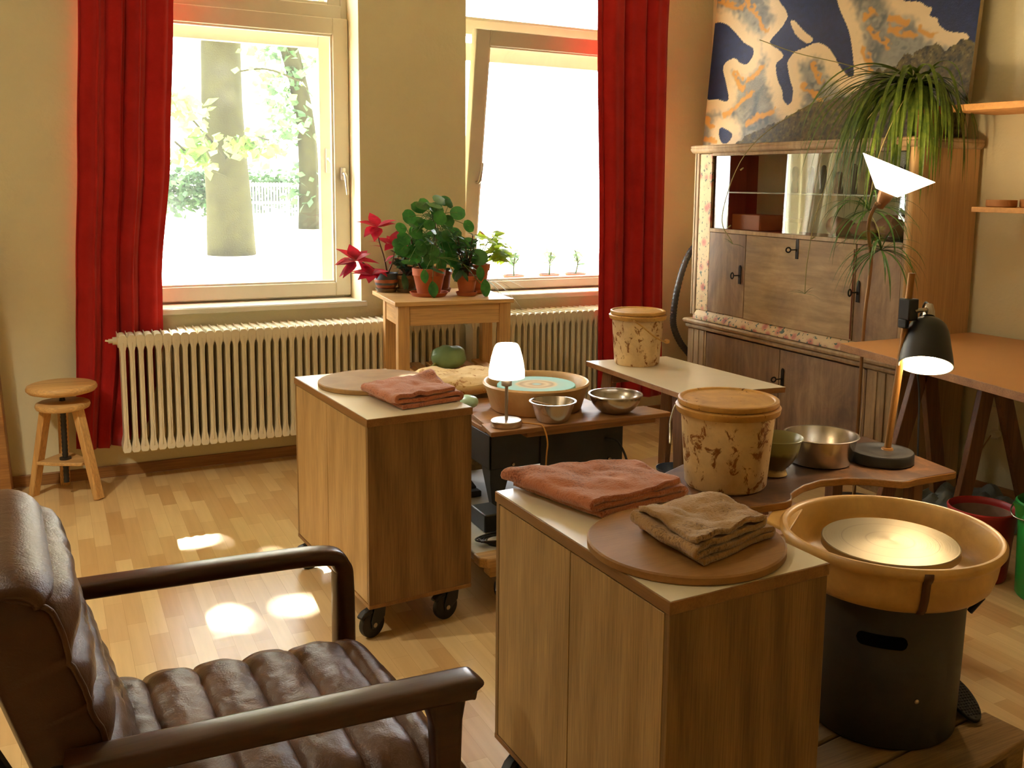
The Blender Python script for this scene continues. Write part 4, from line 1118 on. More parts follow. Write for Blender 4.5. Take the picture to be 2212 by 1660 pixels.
def steel_bowl(label, x, y, z, r0, r1, h, group='steel bowls'):
    m = MB(); k = 14; out = []
    for i in range(k+1):
        a = i/k; out.append((lerp(r0, r1, sin(a*pi/2)**.9), h*(a**1.25)))
    inn = [(r-.0016, zz+.0016) for r, zz in out][::-1]
    prof = [(.0001, 0)] + out + [(r1+.006, h+.0015), (r1+.0075, h-.001), (r1+.006, h+.003), (r1-.001, h+.003)] + inn + [(.0001, .0018)]
    m.lathe(prof, (x, y, z), 64)
    return tag(m.build('steel_bowl', M['steel'], smooth=55), label, 'bowl', group)
def steel_bowl_flat(label, x, y, z, r0, r1, h):
    m = MB()
    out = [(r0*.93, 0), (r0, .004), (lerp(r0, r1, .5), h*.5), (r1, h)]
    prof = [(.0001, 0)] + out + [(r1+.007, h+.001), (r1+.008, h+.003), (r1+.006, h+.004), (r1-.001, h+.003)] + [(lerp(r0, r1, .5)-.0016, h*.5), (r0-.002, .006), (r0*.9, .002), (.0001, .002)]
    m.lathe(prof, (x, y, z), 64)
    return tag(m.build('steel_bowl', M['steel'], smooth=40), label, 'bowl', 'steel bowls')
steel_bowl_flat('small steep steel bowl beside the glowing table lamp', 1.764, 3.360, .5565, .064, .089, .078)
steel_bowl('rounded steel bowl at the end of the far wheel shelf', 2.072, 3.385, .5565, .052, .108, .076)
m = MB(); m.prism([(1.682, 3.41), (1.70, 3.425), (1.775, 3.37), (1.77, 3.36)], 0, .004, lambda a, b, h: V(a, b, .634+h - (a-1.682)*.25))
tag(m.build('wooden_rib', M['pine_h']), 'pale wooden throwing rib resting in the small steel bowl', 'tool')

# potter's seat with clay-stained cushion
t = thing('potter_stool', 'potter seat with a clay-stained cream cushion behind the near-radiator cabinet', 'stool', (1.66, 4.13, 0))
M['cushion'] = stained('clay_stained_fleece', S(230, 204, 150), S(168, 116, 52), .52, 5, .95)
M['rattan'] = plain('dark_rattan', S(130, 102, 56), .8, var=.5, bscale=300, bumps=.6)
def cush(u, v):
    a = 2*pi*u; b = pi*v
    e = .62
    ca, sa = math.copysign(abs(cos(a))**e, cos(a)), math.copysign(abs(sin(a))**e, sin(a))
    r = abs(sin(b))**.55
    z = -math.copysign(abs(cos(b))**.8, cos(b))*.048
    q = V(ca*r*.205, sa*r*.19, z)
    q.z += .012*noise.noise(q*9+V(1, 5, 2)) * (1 if z > 0 else .2) - (.016*math.exp(-((q.x-.03)*16)**2) if z > .02 else 0)
    return V(1.655, 4.11, .588) + q + V(0, 0, .006*noise.noise(q*40) + .0025*noise.noise(q*160)) + q*(.04*noise.noise(q*22))
m = MB(); m.grid(cush, 64, 30, wrapu=True); m.build('cushion', M['cushion'], t, smooth=180)
m = MB(); m.lathe([(.145, .545), (.155, .535), (.150, .40), (.135, .25), (.145, .10), (.155, .004), (.0001, .004)], (1.67, 4.145, 0), 36); m.build('drum_base', M['rattan'], t)
# small things beneath the far wheel, seen in the gap behind the near-radiator cabinet
def sack(u, v, c, s, sd):
    a = 2*pi*u; b = pi*v; q = V(cos(a)*sin(b)**.7*s[0], sin(a)*sin(b)**.7*s[1], (1-cos(b))*.5*s[2])
    q *= 1+.18*noise.noise(q*12+V(sd, 0, 0)); q.z = max(q.z, 0); return Vector(c)+q
m = MB(); m.grid(lambda u, v: sack(u, v, (1.42, 3.79, DZ+.002), (.10, .09, .20), 3), 30, 16, wrapu=True)
tag(m.build('clay_sack', plain('brown_paper_sack', S(150, 112, 66), .85, var=.2, bscale=60), smooth=180), 'brown sack on the platform beside the wheel leg', 'sack')
m = MB(); m.grid(lambda u, v: sack(u, v, (1.55, 3.72, .5545), (.035, .05, .05), 9), 24, 12, wrapu=True)
tag(m.build('plastic_wrap', plain('mint_plastic_film', S(168, 200, 164), .3), smooth=180), 'crumpled mint plastic film on the wheel side shelf', 'plastic film')

# ------------------------------------------------------------------ white bench with bucket
t = thing('work_bench', 'white-topped low bench on splayed brown legs under the far bucket', 'bench', (2.55, 3.6, 0))
BZ = .62
A_ = V(2.366, 4.155, 0); B_ = V(2.82, 4.11, 0); C_ = V(2.875, 3.25, 0); D_ = V(2.365, 3.30, 0)
outl = [(A_.x, A_.y), (B_.x, B_.y), (C_.x, C_.y), (D_.x, D_.y)]
m = MB(); m.prism(outl, BZ-.026, BZ-.002); m.build('top_board', M['plybench'], t, bevel=.002)
m = MB(); m.prism(outl, BZ-.002, BZ); m.build('white_top', plain('white_bench_laminate', S(226, 214, 186), .22, var=.03, bscale=40), t)['label'] = 'white laminate surface'
for (x, y), (fx, fy) in (((2.43, 4.02), (2.40, 4.10)), ((2.77, 4.00), (2.80, 4.08)), ((2.43, 3.42), (2.41, 3.36)), ((2.82, 3.42), (2.85, 3.34))):
    m = MB(); m.bar((fx, fy, .001), (x, y, BZ-.026), .034, .060, up=V(0, 1, 0), w1=.040, h1=.085); m.build('leg', M['brownleg'], t, bevel=.004)
for y in (4.0, 3.44): 
    m = MB(); m.box(2.42, 2.80, y-.02, y+.02, BZ-.085, BZ-.0265); m.build('cross_rail', M['brownleg'], t, bevel=.003)

def bucket(label, x, y, z, r0, r1, h, lid=False, hang=0, group='clay buckets'):
    t = thing('clay_bucket', label, 'bucket', (x, y, z), 0, group)
    prof = [(.0001, 0), (r0-.006, 0), (r0, .008), (lerp(r0, r1, .86), h*.86)]
    inner = [(r1-.006, h), (r1-.006, h*.9), (r0-.004, .012), (.0001, .01)]
    m = MB(); m.lathe(prof + [(r1, h)] + inner, (x, y, z), 64); m.build('body', M['bucket'], t, smooth=45)
    m = MB()
    ri = r1 + .010
    m.lathe([(r1-.002, h*.845), (ri-.002, h*.845), (ri, h*.852), (ri+.003, h*.915), (ri-.001, h*.925), (ri-.006, h*.93), (r1+.0005, h*.93)], (x, y, z), 64)
    if lid: m.lathe([(r1+.004, h*.94), (r1+.007, h*.955), (r1+.006, h*.995), (r1+.001, h*1.005), (r1-.006, h*1.0), (r1-.009, h*.985), (.0001, h*.982)], (x, y, z), 64)
    else: m.lathe([(r1, h*.93), (r1+.004, h*.94), (r1+.005, h*1.0), (r1-.002, h*1.008), (r1-.008, h*1.0), (r1-.008, h*.93)], (x, y, z), 64)
    m.build('rim', M['lid'], t, smooth=45)
    return t, ri
t, ri = bucket('clay-smeared bucket with open rim standing on the near wheel shelf', 1.755, 2.229, .6215, .121, .142, .262, lid=True)
m = MB(); a0 = V(1.755, 2.229, .845); u = V(-.64, .77, 0)
p = [a0+u*.152+V(0, 0, .0), a0+u*.162+V(.0, .0, -.005), a0+u*.172-V(.01, .01, .05), a0+u*.166-V(.05, .05, .09)*.6-V(0, 0, .03), a0+u*.152-V(.06, .05, .10)]
m.tube(bez(p, 5), .0028, 6); m.build('handle', M['chrome'], t, smooth=180)
t, ri = bucket('clay-smeared bucket with tan lid on the white bench by the red curtain', 2.567, 4.000, .6205, .112, .130, .268, lid=True)
m = MB(); c0 = V(2.567, 4.0, .865)
pts = []
dr = V(.84, -.54, 0); df = V(-.54, -.84, 0)
for k in range(13):
    a = pi*k/12
    pts.append(c0 + dr*cos(a)*.148*-1*-1 + (df*.62 - V(0, 0, .78))*sin(a)*.150)
pts = [c0 + df*.148 + V(0, 0, -.01) - dr*.02, c0+df*.150-V(0,0,.035)+dr*.02, c0+df*.135+dr*.08-V(0, 0, .085), c0+df*.085+dr*.125-V(0, 0, .115), c0+df*.06+dr*.145-V(0, 0, .12)]
m.tube(bez(pts, 5), .004, 6); m.lathe([(.0001, -.012), (.012, -.008), (.014, 0), (.012, .008), (.0001, .012)], pts[-1], 12)
m.build('handle', M['lid'], t, smooth=180)

# floor board, blue bowl
m = MB(); m.prism([(2.26, 3.15), (3.10, 3.05), (3.05, 4.36), (2.26, 4.22)], .0005, .012)
tag(m.build('floor_board', plain('pinkish_worn_board', S(206, 168, 146), .55, var=.12, bscale=30), bevel=.002), 'pinkish board lying flat on the floor by the white bench', 'board')
m = MB(); m.lathe([(.0001, 0), (.055, 0), (.085, .03), (.098, .065), (.095, .066), (.08, .034), (.05, .005), (.0001, .005)], (2.77, 3.93, .0125), 48)
tag(m.build('blue_bowl', plain('slate_blue_glaze', S(78, 92, 108), .35), smooth=50), 'slate blue bowl on the floor behind the near bucket', 'bowl')
# ------------------------------------------------------------------ tall painted cabinet
XF = 3.58; Y0 = 3.245; Y1 = 4.97
M['limed'] = None
def limed(name, c1, c2, c3, axis=2, sc=3):
    m, nt, out = newmat(name); b = bsdf(nt, out, .55, 0, .3)
    s = [1, 1, 1]; s[axis] = .5
    v = coords(nt, tuple(s)); n = noise_tex(nt, v, sc, 6, .65, .6)
    s2 = [1, 1, 1]; s2[axis] = .08
    n2 = noise_tex(nt, coords(nt, tuple(s2)), 40, 4, .6)
    r = ramp(nt, n, [(.3, c3), (.5, c2), (.72, c1)])
    g = ramp(nt, n2, [(.35, (.80, .78, .76, 1)), (.65, (1.05, 1.04, 1.02, 1))])
    L(nt, mixc(nt, 1.0, r.outputs[0], g.outputs[0], 'MULTIPLY'), b.inputs['Base Color']); bump(nt, b, n2, .06, .002); return m
M['limed'] = limed('limed_wood_frame', S(196, 174, 140), S(172, 146, 110), S(146, 120, 88))
M['flap'] = limed('limed_burl_flap', S(196, 170, 128), S(168, 142, 104), S(136, 116, 92), 1, 4.5)
M['limed_dark'] = limed('limed_burl_door', S(176, 148, 114), S(148, 122, 96), S(118, 98, 84), 2, 6)
M['oakside'] = wood('cabinet_side_oak', S(200, 164, 112), S(172, 134, 84), axis=2, scale=10, fine=.35, rough=.5)
M['inside'] = wood('cabinet_interior', S(132, 72, 42), S(104, 54, 32), axis=2, rough=.6, fine=.2)
M['backpanel'] = plain('cabinet_back_panel', S(232, 224, 206), .8)
def floral():
    m, nt, out = newmat('floral_ribbon'); b = bsdf(nt, out, .6)
    v = coords(nt)
    vo = N(nt, 'ShaderNodeTexVoronoi', feature='F1'); vo.inputs['Scale'].default_value = 15; vo.inputs['Randomness'].default_value = .75; L(nt, v, vo.inputs['Vector'])
    n = noise_tex(nt, v, 90, 3, .6, .8)
    f = N(nt, 'ShaderNodeMath', operation='MULTIPLY_ADD'); L(nt, n, f.inputs[0]); f.inputs[1].default_value = .22; L(nt, vo.outputs['Distance'], f.inputs[2])
    r = ramp(nt, f.outputs[0], [(.24, S(160, 92, 70)), (.40, S(186, 122, 92)), (.52, S(190, 158, 112)), (.72, S(196, 168, 120))])
    n2 = noise_tex(nt, coords(nt, loc=(2, 5, 1)), 46, 2, .5)
    g = ramp(nt, n2, [(.60, (0, 0, 0, 1)), (.64, (1, 1, 1, 1))])
    L(nt, mixc(nt, g.outputs[0], r.outputs[0], S(72, 92, 72)), b.inputs['Base Color']); return m
M['floral'] = floral()
M['iron'] = plain('dark_iron', S(48, 42, 34), .5, .6)
CX1 = 4.03
t = thing('display_cabinet', 'tall limed wood cabinet with sliding glass and floral strips against the wall', 'cabinet', (3.8, 4.1, 0))
ZL = .675       # ledge
def bx(name, mat, parent, *a, bevel=.0025):
    m = MB(); m.box(*a); return m.build(name, mat, parent, bevel=bevel)
m = MB()
m.box(XF+.02, CX1, Y0, Y0+.024, .0, 1.70); m.build('end_panel', M['oakside'], t, bevel=.002)
m = MB(); m.lathe([(.018, .70), (.018, 1.70)], (XF+.018, Y0+.018, 0), 20); m.build('rounded_corner', M['oakside'], t)
bx('end_panel', M['limed'], t, XF+.02, CX1, Y1-.024, Y1, .0, 1.70)
bx('back_panel', M['backpanel'], t, CX1-.012, CX1-.004, Y0+.024, Y1-.024, .03, 1.70)
m = MB()                                             # cornice
pr = [(0, 1.698), (-.012, 1.702), (-.020, 1.714), (-.022, 1.726), (-.018, 1.732), (-.022, 1.738), (-.018, 1.746), (0, 1.748)]
def ring(m, pr):
    vs = []; n = len(pr)
    for o, z in pr:
        vs += [V(XF+o, Y0+o, z), V(CX1, Y0+o, z), V(CX1, Y1-o, z), V(XF+o, Y1-o, z)]
    fs = [(4*i+a, 4*i+(a+1) % 4, 4*i+4+(a+1) % 4, 4*i+4+a) for i in range(n-1) for a in range(4)] + [(0,1,2,3), tuple(4*(n-1)+a for a in range(4))]
    m.add(vs, fs)
ring(m, pr); m.build('cornice', M['limed'], t, bevel=.002)
# base ledge with ogee floral band
m = MB(); pr = [(0, .612), (-.016, .618), (-.020, .632), (-.014, .640), (-.030, .648), (-.034, .662), (-.028, .672), (0, .675)]
ring(m, pr); m.build('ledge', M['limed'], t, bevel=.002)
m = MB(); pr2 = [(.0, .675), (-.022, .678), (-.020, .694), (-.008, .712), (.004, .728), (.012, .738), (.02, .738)]
m.prism([(o, z) for o, z in pr2] + [(.02, .675)], Y0+.04, Y1-.06, lambda a, b, h: V(XF+a, h, b)); m.build('floral_ledge', M['floral'], t, smooth=50)
# front of the upper part
m = MB(); m.box(XF, XF+.02, Y1-.055, Y1, .70, 1.70); m.box(XF-.004, XF, Y1-.05, Y1-.044, .70, 1.70); m.box(XF-.004, XF, Y1-.02, Y1-.012, .70, 1.70); m.build('corner_pilaster', M['limed'], t, bevel=.002)
bx('floral_strip', M['floral'], t, XF+.002, XF+.02, Y1-.175, Y1-.055, .735, 1.695)
bx('rail', M['limed'], t, XF-.006, XF+.022, Y0+.03, Y1-.175, 1.226, 1.248)
bx('rail', M['limed'], t, XF, XF+.02, Y0+.03, Y1-.175, 1.682, 1.70)
bx('stile', M['limed'], t, XF+.0, XF+.02, Y0+.018, Y0+.034, .73, 1.70)
bx('floor_board', M['inside'], t, XF+.02, CX1-.012, Y0+.024, Y1-.024, 1.228, 1.240)
bx('inner_side', M['inside'], t, XF+.022, CX1-.012, Y1-.20, Y1-.178, 1.24, 1.69)
bx('glass_shelf', plain('pale_opaque_shelf', S(190, 186, 170), .3), t, XF+.05, CX1-.012, Y0+.03, Y1-.20, 1.462, 1.470)  # opaque shelf in one pale colour
m = MB(); m.box(XF+.010, XF+.014, Y0+.034, 4.12, 1.246, 1.684); m.build('sliding_glass', M['cabglass'], t, smooth=0)
m = MB(); m.box(XF+.018, XF+.022, 4.02, Y1-.177, 1.246, 1.684); m.build('sliding_glass', M['cabglass'], t, smooth=0)
# doors
yd = Y1-.177
def keyplate(parent, y, z, side=0, bow=False):
    m = MB(); m.prism([(-.011, -.05), (.011, -.05), (.011, .045), (.007, .056), (0, .060), (-.007, .056), (-.011, .045)], 0, .0035, lambda a, b, h: V(XF-.001-h, y+a, z+b)); m.build('lock_plate', M['iron'], parent)
    m = MB(); m.tube([(XF-.002, y, z), (XF-.048, y, z)], .0035, 8)
    rg = [(XF-.048-.016+.016*cos(2*pi*k/14), y, z+.013*sin(2*pi*k/14)) for k in range(15)] if bow else [(XF-.048-.010+.010*cos(2*pi*k/14), y, z+.017*sin(2*pi*k/14)) for k in range(15)]
    m.tube(rg, .0042, 7, cap=False); m.box(XF-.012, XF-.008, y-.002, y+.002, z-.012, z); m.build('key', M['iron'], parent)
d = bx('door', M['limed_dark'], t, XF+.001, XF+.019, 4.447, yd, .737, 1.224); keyplate(d, 4.485, .985)
d = bx('writing_flap', M['flap'], t, XF-.001, XF+.018, 3.577, 4.441, .733, 1.224); keyplate(d, 4.005, 1.168, bow=True)
d = bx('door', M['limed_dark'], t, XF+.001, XF+.019, Y0+.036, 3.571, .733, 1.224); keyplate(d, 3.545, .985)
m = MB(); m.tube([(XF-.012, 3.575, .745), (XF-.012, 3.575, 1.20)], .004, 6); m.build('door_bead', M['inside'], t)
d = bx('door', M['limed_dark'], t, XF+.001, XF+.019, 4.112, 4.79, .06, .605)
d = bx('door', M['limed_dark'], t, XF+.001, XF+.019, 3.462, 4.106, .06, .605); keyplate(d, 4.075, .445, bow=True)
m = MB(); m.box(XF, XF+.02, 4.796, Y1+.014, 0, .612)
for k in range(3): m.box(XF-.006, XF, 4.81+k*.055, 4.835+k*.055, .02, .61)
m.build('fluted_column', M['limed'], t, bevel=.004)
m = MB(); m.box(XF, XF+.02, Y0, 3.456, 0, .612)
for k in range(3): m.box(XF-.006, XF, Y0+.03+k*.055, Y0+.055+k*.055, .02, .61)
m.build('fluted_column', M['limed'], t, bevel=.004)
bx('plinth', M['limed'], t, XF+.004, XF+.02, 3.46, 4.79, .0, .058)

# things shown behind the glass
M['darkclay'] = plain('dark_clay', S(54, 48, 46), .7); M['redclay'] = plain('brown_clay', S(126, 74, 52), .8, var=.2, bscale=60)
for k, (y, h, r) in enumerate(((4.30, .15, .020), (4.20, .15, .018), (4.07, .155, .017), (3.98, .12, .022), (3.84, .16, .017), (3.76, .14, .022), (3.655, .15, .022), (3.56, .145, .022), (3.475, .16, .024))):
    m = MB(); w = .8 + .4*((k*37) % 5)/5
    m.lathe([(.0001, 0), (r*1.05, .002), (r*1.1, h*.2), (r*.95*w, h*.5), (r, h*.78), (r*.75, h*.95), (r*.3, h), (.0001, h)], (3.80+.03*(k % 2), y, 1.4705), 16)
    tag(m.build('clay_figure', M['darkclay'] if k != 5 else M['redclay'], smooth=60), 'dark slim clay figure in the row on the glass shelf of the cabinet', 'figurine', 'clay figures on the glass shelf')
rock = [((3.79, 3.505), .10, .125, 'lumpy brown clay head at the lamp end behind the cabinet glass'), ((3.80, 3.72), .085, .085, 'low brown clay lump in the middle behind the cabinet glass'), ((3.82, 3.93), .075, .10, 'small brown clay lump beside the sliding glass edge')]
for i, ((x, y), r, h, lb) in enumerate(rock):
    m = MB()
    def rk(u, v, i=i, x=x, y=y, r=r, h=h):
        a = 2*pi*u; b = pi*v; q = V(cos(a)*sin(b)**.8*r, sin(a)*sin(b)**.8*r*1.1, (1-cos(b))*.5*h)
        q *= 1+.28*noise.noise(q*14+V(i*7, 2, 1)); q.z = max(q.z, 0); return V(x, y, 1.2415)+q
    m.grid(rk, 32, 18, wrapu=True); tag(m.build('clay_lump', M['redclay'], smooth=180), lb, 'sculpture', None)
m = MB(); m.box(3.72, 3.92, 4.50, 4.76, 1.2415, 1.335); tag(m.build('wooden_box', plain('orange_wood_box', S(176, 104, 56), .6), bevel=.004), 'orange wooden box in the dark end of the cabinet', 'box')
m = MB(); m.lathe(pot_prof(.035, .045, .085), (3.74, 4.23, 1.2415), 24); tag(m.build('cup', plain('cream_cup', S(206, 190, 150), .5)), 'cream cup behind the sliding cabinet glass', 'cup')

# ------------------------------------------------------------------ painting leaning on the wall above
PA = [(0.0, 0.84), (0.056, 0.82), (0.11, 0.745), (0.151, 0.675), (0.197, 0.626), (0.198, 0.572), (0.175, 0.528), (0.142, 0.545), (0.116, 0.578), (0.077, 0.563), (0.064, 0.52), (0.078, 0.451), (0.097, 0.369), (0.106, 0.312), (0.091, 0.295), (0.048, 0.317), (-0.006, 0.332), (-0.005, 0.545), (-0.005, 0.75)]
PB = [(0.283, 0.976), (0.288, 0.911), (0.318, 0.85), (0.335, 0.794), (0.32, 0.746), (0.301, 0.709), (0.272, 0.663), (0.279, 0.63), (0.31, 0.596), (0.333, 0.56), (0.33, 0.535), (0.31, 0.512), (0.31, 0.465), (0.323, 0.399), (0.346, 0.333), (0.354, 0.279), (0.374, 0.24), (0.391, 0.254), (0.392, 0.326), (0.376, 0.391), (0.359, 0.477), (0.359, 0.518), (0.383, 0.565), (0.429, 0.586), (0.467, 0.603), (0.509, 0.568), (0.538, 0.517), (0.562, 0.449), (0.591, 0.395), (0.608, 0.372), (0.622, 0.389), (0.603, 0.547), (0.583, 0.649), (0.55, 0.754), (0.528, 0.839), (0.502, 1.043), (0.275, 1.125)]
PF = [(0.35, 0.759), (0.367, 0.759), (0.391, 0.717), (0.422, 0.669), (0.452, 0.626), (0.434, 0.605), (0.405, 0.632), (0.374, 0.68)]
PC = [(0.751, 0.79), (0.813, 0.744), (0.842, 0.709), (0.859, 0.695), (0.854, 0.657), (0.879, 0.637), (0.887, 0.599), (0.92, 0.556), (0.97, 0.535), (0.99, 0.492), (1.035, 0.486), (0.999, 0.949), (0.73, 1.053)]
PD = [(0.077, 0.112), (0.097, 0.116), (0.141, 0.073), (0.133, 0.029), (0.114, 0.007), (0.093, 0.02), (0.077, 0.066)]
PG = [(0.148, -0.006), (0.213, 0.057), (0.271, 0.096), (0.342, 0.123), (0.381, 0.161), (0.419, 0.198), (0.509, 0.239), (0.631, 0.272), (0.698, 0.395), (0.765, 0.401), (0.787, 0.47), (0.82, 0.454), (0.849, 0.493), (0.889, 0.506), (0.918, 0.452), (0.94, 0.49), (0.982, 0.502), (1.016, 0.49), (1.06, -0.076), (0.143, -0.039)]
PO = [(0.116, 0.478, 0.173, 0.358), (0.184, 0.411, 0.254, 0.48), (0.099, 0.2, 0.214, 0.33), (0.206, 0.145, 0.314, 0.2), (0.148, 0.954, 0.188, 0.834), (0.01, 0.972, 0.136, 0.902), (0.188, 0.834, 0.257, 0.72), (0.434, 0.351, 0.509, 0.239), (0.463, 0.488, 0.499, 0.361), (0.656, 0.64, 0.728, 0.52), (0.727, 0.678, 0.779, 0.636), (0.638, 0.711, 0.672, 0.73), (0.732, 0.612, 0.808, 0.547), (0.642, 0.52, 0.68, 0.398), (0.007, 0.198, 0.039, 0.126), (0.01, 0.059, 0.055, 0.033), (0.831, 0.587, 0.876, 0.54)]
PBL = V(3.75, 5.13, 1.757); PE1 = V(.15, -1.883, 0); PE2 = V(.068, -.01, .913)
def inpoly(p, poly):
    x, y = p; c = False; j = len(poly)-1
    for i in range(len(poly)):
        xi, yi = poly[i]; xj, yj = poly[j]
        if (yi > y) != (yj > y) and x < (xj-xi)*(y-yi)/(yj-yi)+xi: c = not c
        j = i
    return c
def dseg(p, a, b):
    ax, ay = a; bx_, by = b; px_, py_ = p
    dx, dy = bx_-ax, by-ay; l = dx*dx+dy*dy
    s = max(0, min(1, ((px_-ax)*dx+(py_-ay)*dy)/l)) if l else 0
    return math.hypot(px_-ax-s*dx, py_-ay-s*dy)
def dpoly(p, poly): return min(dseg(p, poly[i-1], poly[i]) for i in range(len(poly)))
AS = 2.05
def sc(pl): return [(a*AS, b) for a, b in pl]
def rnd_poly(pl):      # round the traced outline
    out = []
    for i in range(len(pl)):
        a = Vector(pl[i-1]); b = Vector(pl[i]); c = Vector(pl[(i+1) % len(pl)]); d = Vector(pl[(i+2) % len(pl)])
        for t_ in (0, .33, .66):
            q = .5*((2*b)+(c-a)*t_+(2*a-5*b+4*c-d)*t_*t_+(3*b-a-3*c+d)*t_**3); out.append((q.x, q.y))
    return out
BLUES = [rnd_poly(sc(pl)) for pl in (PA, PB, PC, PD)]; FING = rnd_poly(sc(PF)); GREEN = sc(PG)
STR = [((a*AS, b), (c*AS, d)) for a, b, c, d in PO]
def paint(u, v):
    p = (u*AS, v); q = V(u*9, v*5, 0)
    blue = any(inpoly(p, b) for b in BLUES) and not inpoly(p, FING)
    n1 = noise.noise(q*2); n2 = noise.noise(q*7); n3 = noise.noise(V(u*60, v*30, 3))
    if blue:
        k = 1+.25*n2+.15*n3; return (S(20, 31, 72)[0]*k, S(20, 31, 72)[1]*k, S(20, 31, 72)[2]*k, 1)
    db = min(min(dpoly(p, b) for b in BLUES), dpoly(p, FING) if True else 9)
    if v > 1.0: db = min(db, .05)
    if inpoly((p[0]+.02*n2+.012*n3, p[1]+.02*n1+.014*n3), GREEN):
        k = n3*.5+.5; kk = noise.noise(V(u*140, v*75, 9))*.5+.5
        c = [lerp(a, b, min(1, max(0, k*1.5-.25))) for a, b in zip(S(54, 48, 26), S(112, 98, 50))]
        if kk > .68: c = [x*.35 for x in c]
        elif kk < .30: c = [x*1.5+.02 for x in c]
        return (c[0], c[1], c[2], 1)
    cream = S(224, 200, 158); grey = S(92, 98, 100); pale = S(160, 156, 138)
    f = smoothstep(.05, .13, db + .025*n2 + .012*n3)
    g = [lerp(a, b, min(1, max(0, .5+.9*noise.noise(V(u*14+n1, v*9+n2, 5))))) for a, b in zip(grey, pale)]
    c = [lerp(a, b, f) for a, b in zip(cream, g)]
    pw = (p[0]+.030*n1+.016*n2, p[1]+.028*noise.noise(q*2+V(7, 3, 1))+.014*n2)
    ds = min(dseg(pw, a, b) for a, b in STR)
    o = 1-smoothstep(.010, .026, ds + .014*n2 + .008*n3)
    if db < .02: o = 0
    c = [lerp(a, b, o*.9) for a, b in zip(c, S(206, 146, 50))]
    return (c[0], c[1], c[2], 1)
t = thing('painting', 'large blue, cream and gold abstract canvas leaning on top of the cabinet', 'painting', PBL)
NPU, NPV = 350, 205; VTOP = 1.33
m = MB(); m.grid(lambda u, v: PBL + PE1*u + PE2*(v*VTOP), NPU, NPV)
pm_, nt, out = newmat('oil_paint'); b = bsdf(nt, out, .5, 0, .35)
at = N(nt, 'ShaderNodeVertexColor', layer_name='paint'); L(nt, at.outputs[0], b.inputs['Base Color'])
bump(nt, b, noise_tex(nt, coords(nt), 90, 5, .65), .35, .006)
cv = m.build('canvas_front', pm_, t, smooth=180)
ca = cv.data.color_attributes.new('paint', 'FLOAT_COLOR', 'POINT')
k = 0
for j in range(NPV+1):
    for i in range(NPU+1):
        ca.data[k].color = paint(i/NPU, j/NPV*VTOP); k += 1
m = MB(); nrm = PE1.cross(PE2).normalized()
if nrm.x < 0: nrm = -nrm
q0 = [PBL + PE1*u + PE2*v for u, v in ((0, 0), (1, 0), (1, VTOP), (0, VTOP))]
e_ = [p + nrm*.002 for p in q0] + [p + nrm*.028 for p in q0]
m.add(e_, [(0,1,2,3), (4,5,6,7), (0,1,5,4), (1,2,6,5), (2,3,7,6), (3,0,4,7)]); m.build('stretched_canvas', plain('canvas_edge', S(150, 134, 100), .8, var=.2, bscale=60), t)

# ------------------------------------------------------------------ spider plant on the cabinet
t = thing('spider_plant', 'big arching spider plant with runners on top of the cabinet, lit by the floor lamp', 'plant', (3.80, 3.36, 1.748))
PX, PY, PZ = 3.80, 3.36, 1.7485
m = MB(); m.lathe(pot_prof(.066, .088, .145), (PX, PY, PZ), 36); m.build('pot', M['terracotta'], t)
m = MB(); m.lathe([(.08, .125), (.0001, .13)], (PX, PY, PZ), 20); m.build('soil', M['soil'], t)
CR = V(3.70, 3.365, 1.985)
def blade(m, p, d, Ln, W, g, n=16, tw=0):
    d = Vector(d).normalized(); p = Vector(p); ds = Ln/n; vs = []; fs = []
    s = d.cross(V(0, 0, 1)); s = s.normalized() if s.length > 1e-3 else V(1, 0, 0)
    for i in range(n+1):
        t_ = i/n; w = W*min(1, .45+t_*3)*(1-t_**2.6)+.0008
        s = (s - d*s.dot(d)).normalized(); nn = s.cross(d)
        vs += [p - s*w/2 + nn*w*.16, p.copy(), p + s*w/2 + nn*w*.16]
        p = p + d*ds; d = (d + V(0, 0, -g*ds*(1+1.2*t_))).normalized()
    for i in range(n):
        a = i*3; fs += [(a, a+1, a+4, a+3), (a+1, a+2, a+5, a+4)]
    m.add(vs, fs)
rnd = random.Random(77)
m = MB()
m.tube(bez([(PX, PY, PZ+.12), (PX-.03, PY, PZ+.17), (CR.x, CR.y, CR.z)], 5), [.022, .02, .02, .019, .018, .017, .016, .015, .014, .012, .01], 8); m.build('crown_stem', M['stalk'], t)
m = MB()
CAMR = V(.881, -.472, 0); CAMT = V(-.47, -.872, 0)     # along the cabinet end / into the room
for k in range(72):
    # most blades pour over the front edge into the room
    side = rnd.gauss(-.12, .5)
    d = CAMR*side + CAMT*rnd.uniform(.1, .9) + V(0, 0, rnd.uniform(-.35, .5))
    blade(m, CR + V(rnd.gauss(0, .02), rnd.gauss(0, .02), rnd.gauss(0, .012)), d, rnd.uniform(.36, .66), rnd.uniform(.014, .026), rnd.uniform(5, 10))
for k in range(50):
    d = CAMR*rnd.uniform(-1, -.4) + CAMT*rnd.uniform(-.05, .6) + V(0, 0, rnd.uniform(-.15, .42))
    blade(m, CR + V(rnd.gauss(0, .015), rnd.gauss(0, .015), 0), d, rnd.uniform(.50, .88), rnd.uniform(.012, .021), rnd.uniform(2.0, 4.6), 20)
for d, ln, g, w_ in (((-.80, .25, .66), .80, 2.5, .034), ((-.88, .30, .36), .74, 2.2, .028), ((-.9, .15, .22), .66, 2.2, .02), ((-.95, .35, .30), .78, 2.0, .018)):
    blade(m, CR, d, ln, w_, g, 22)
for k in range(16):
    d = CAMR*rnd.uniform(.3, .9) + CAMT*rnd.uniform(.1, .6) + V(0, 0, rnd.uniform(.1, .6)); blade(m, CR, d, rnd.uniform(.36, .50), .017, rnd.uniform(9, 13))
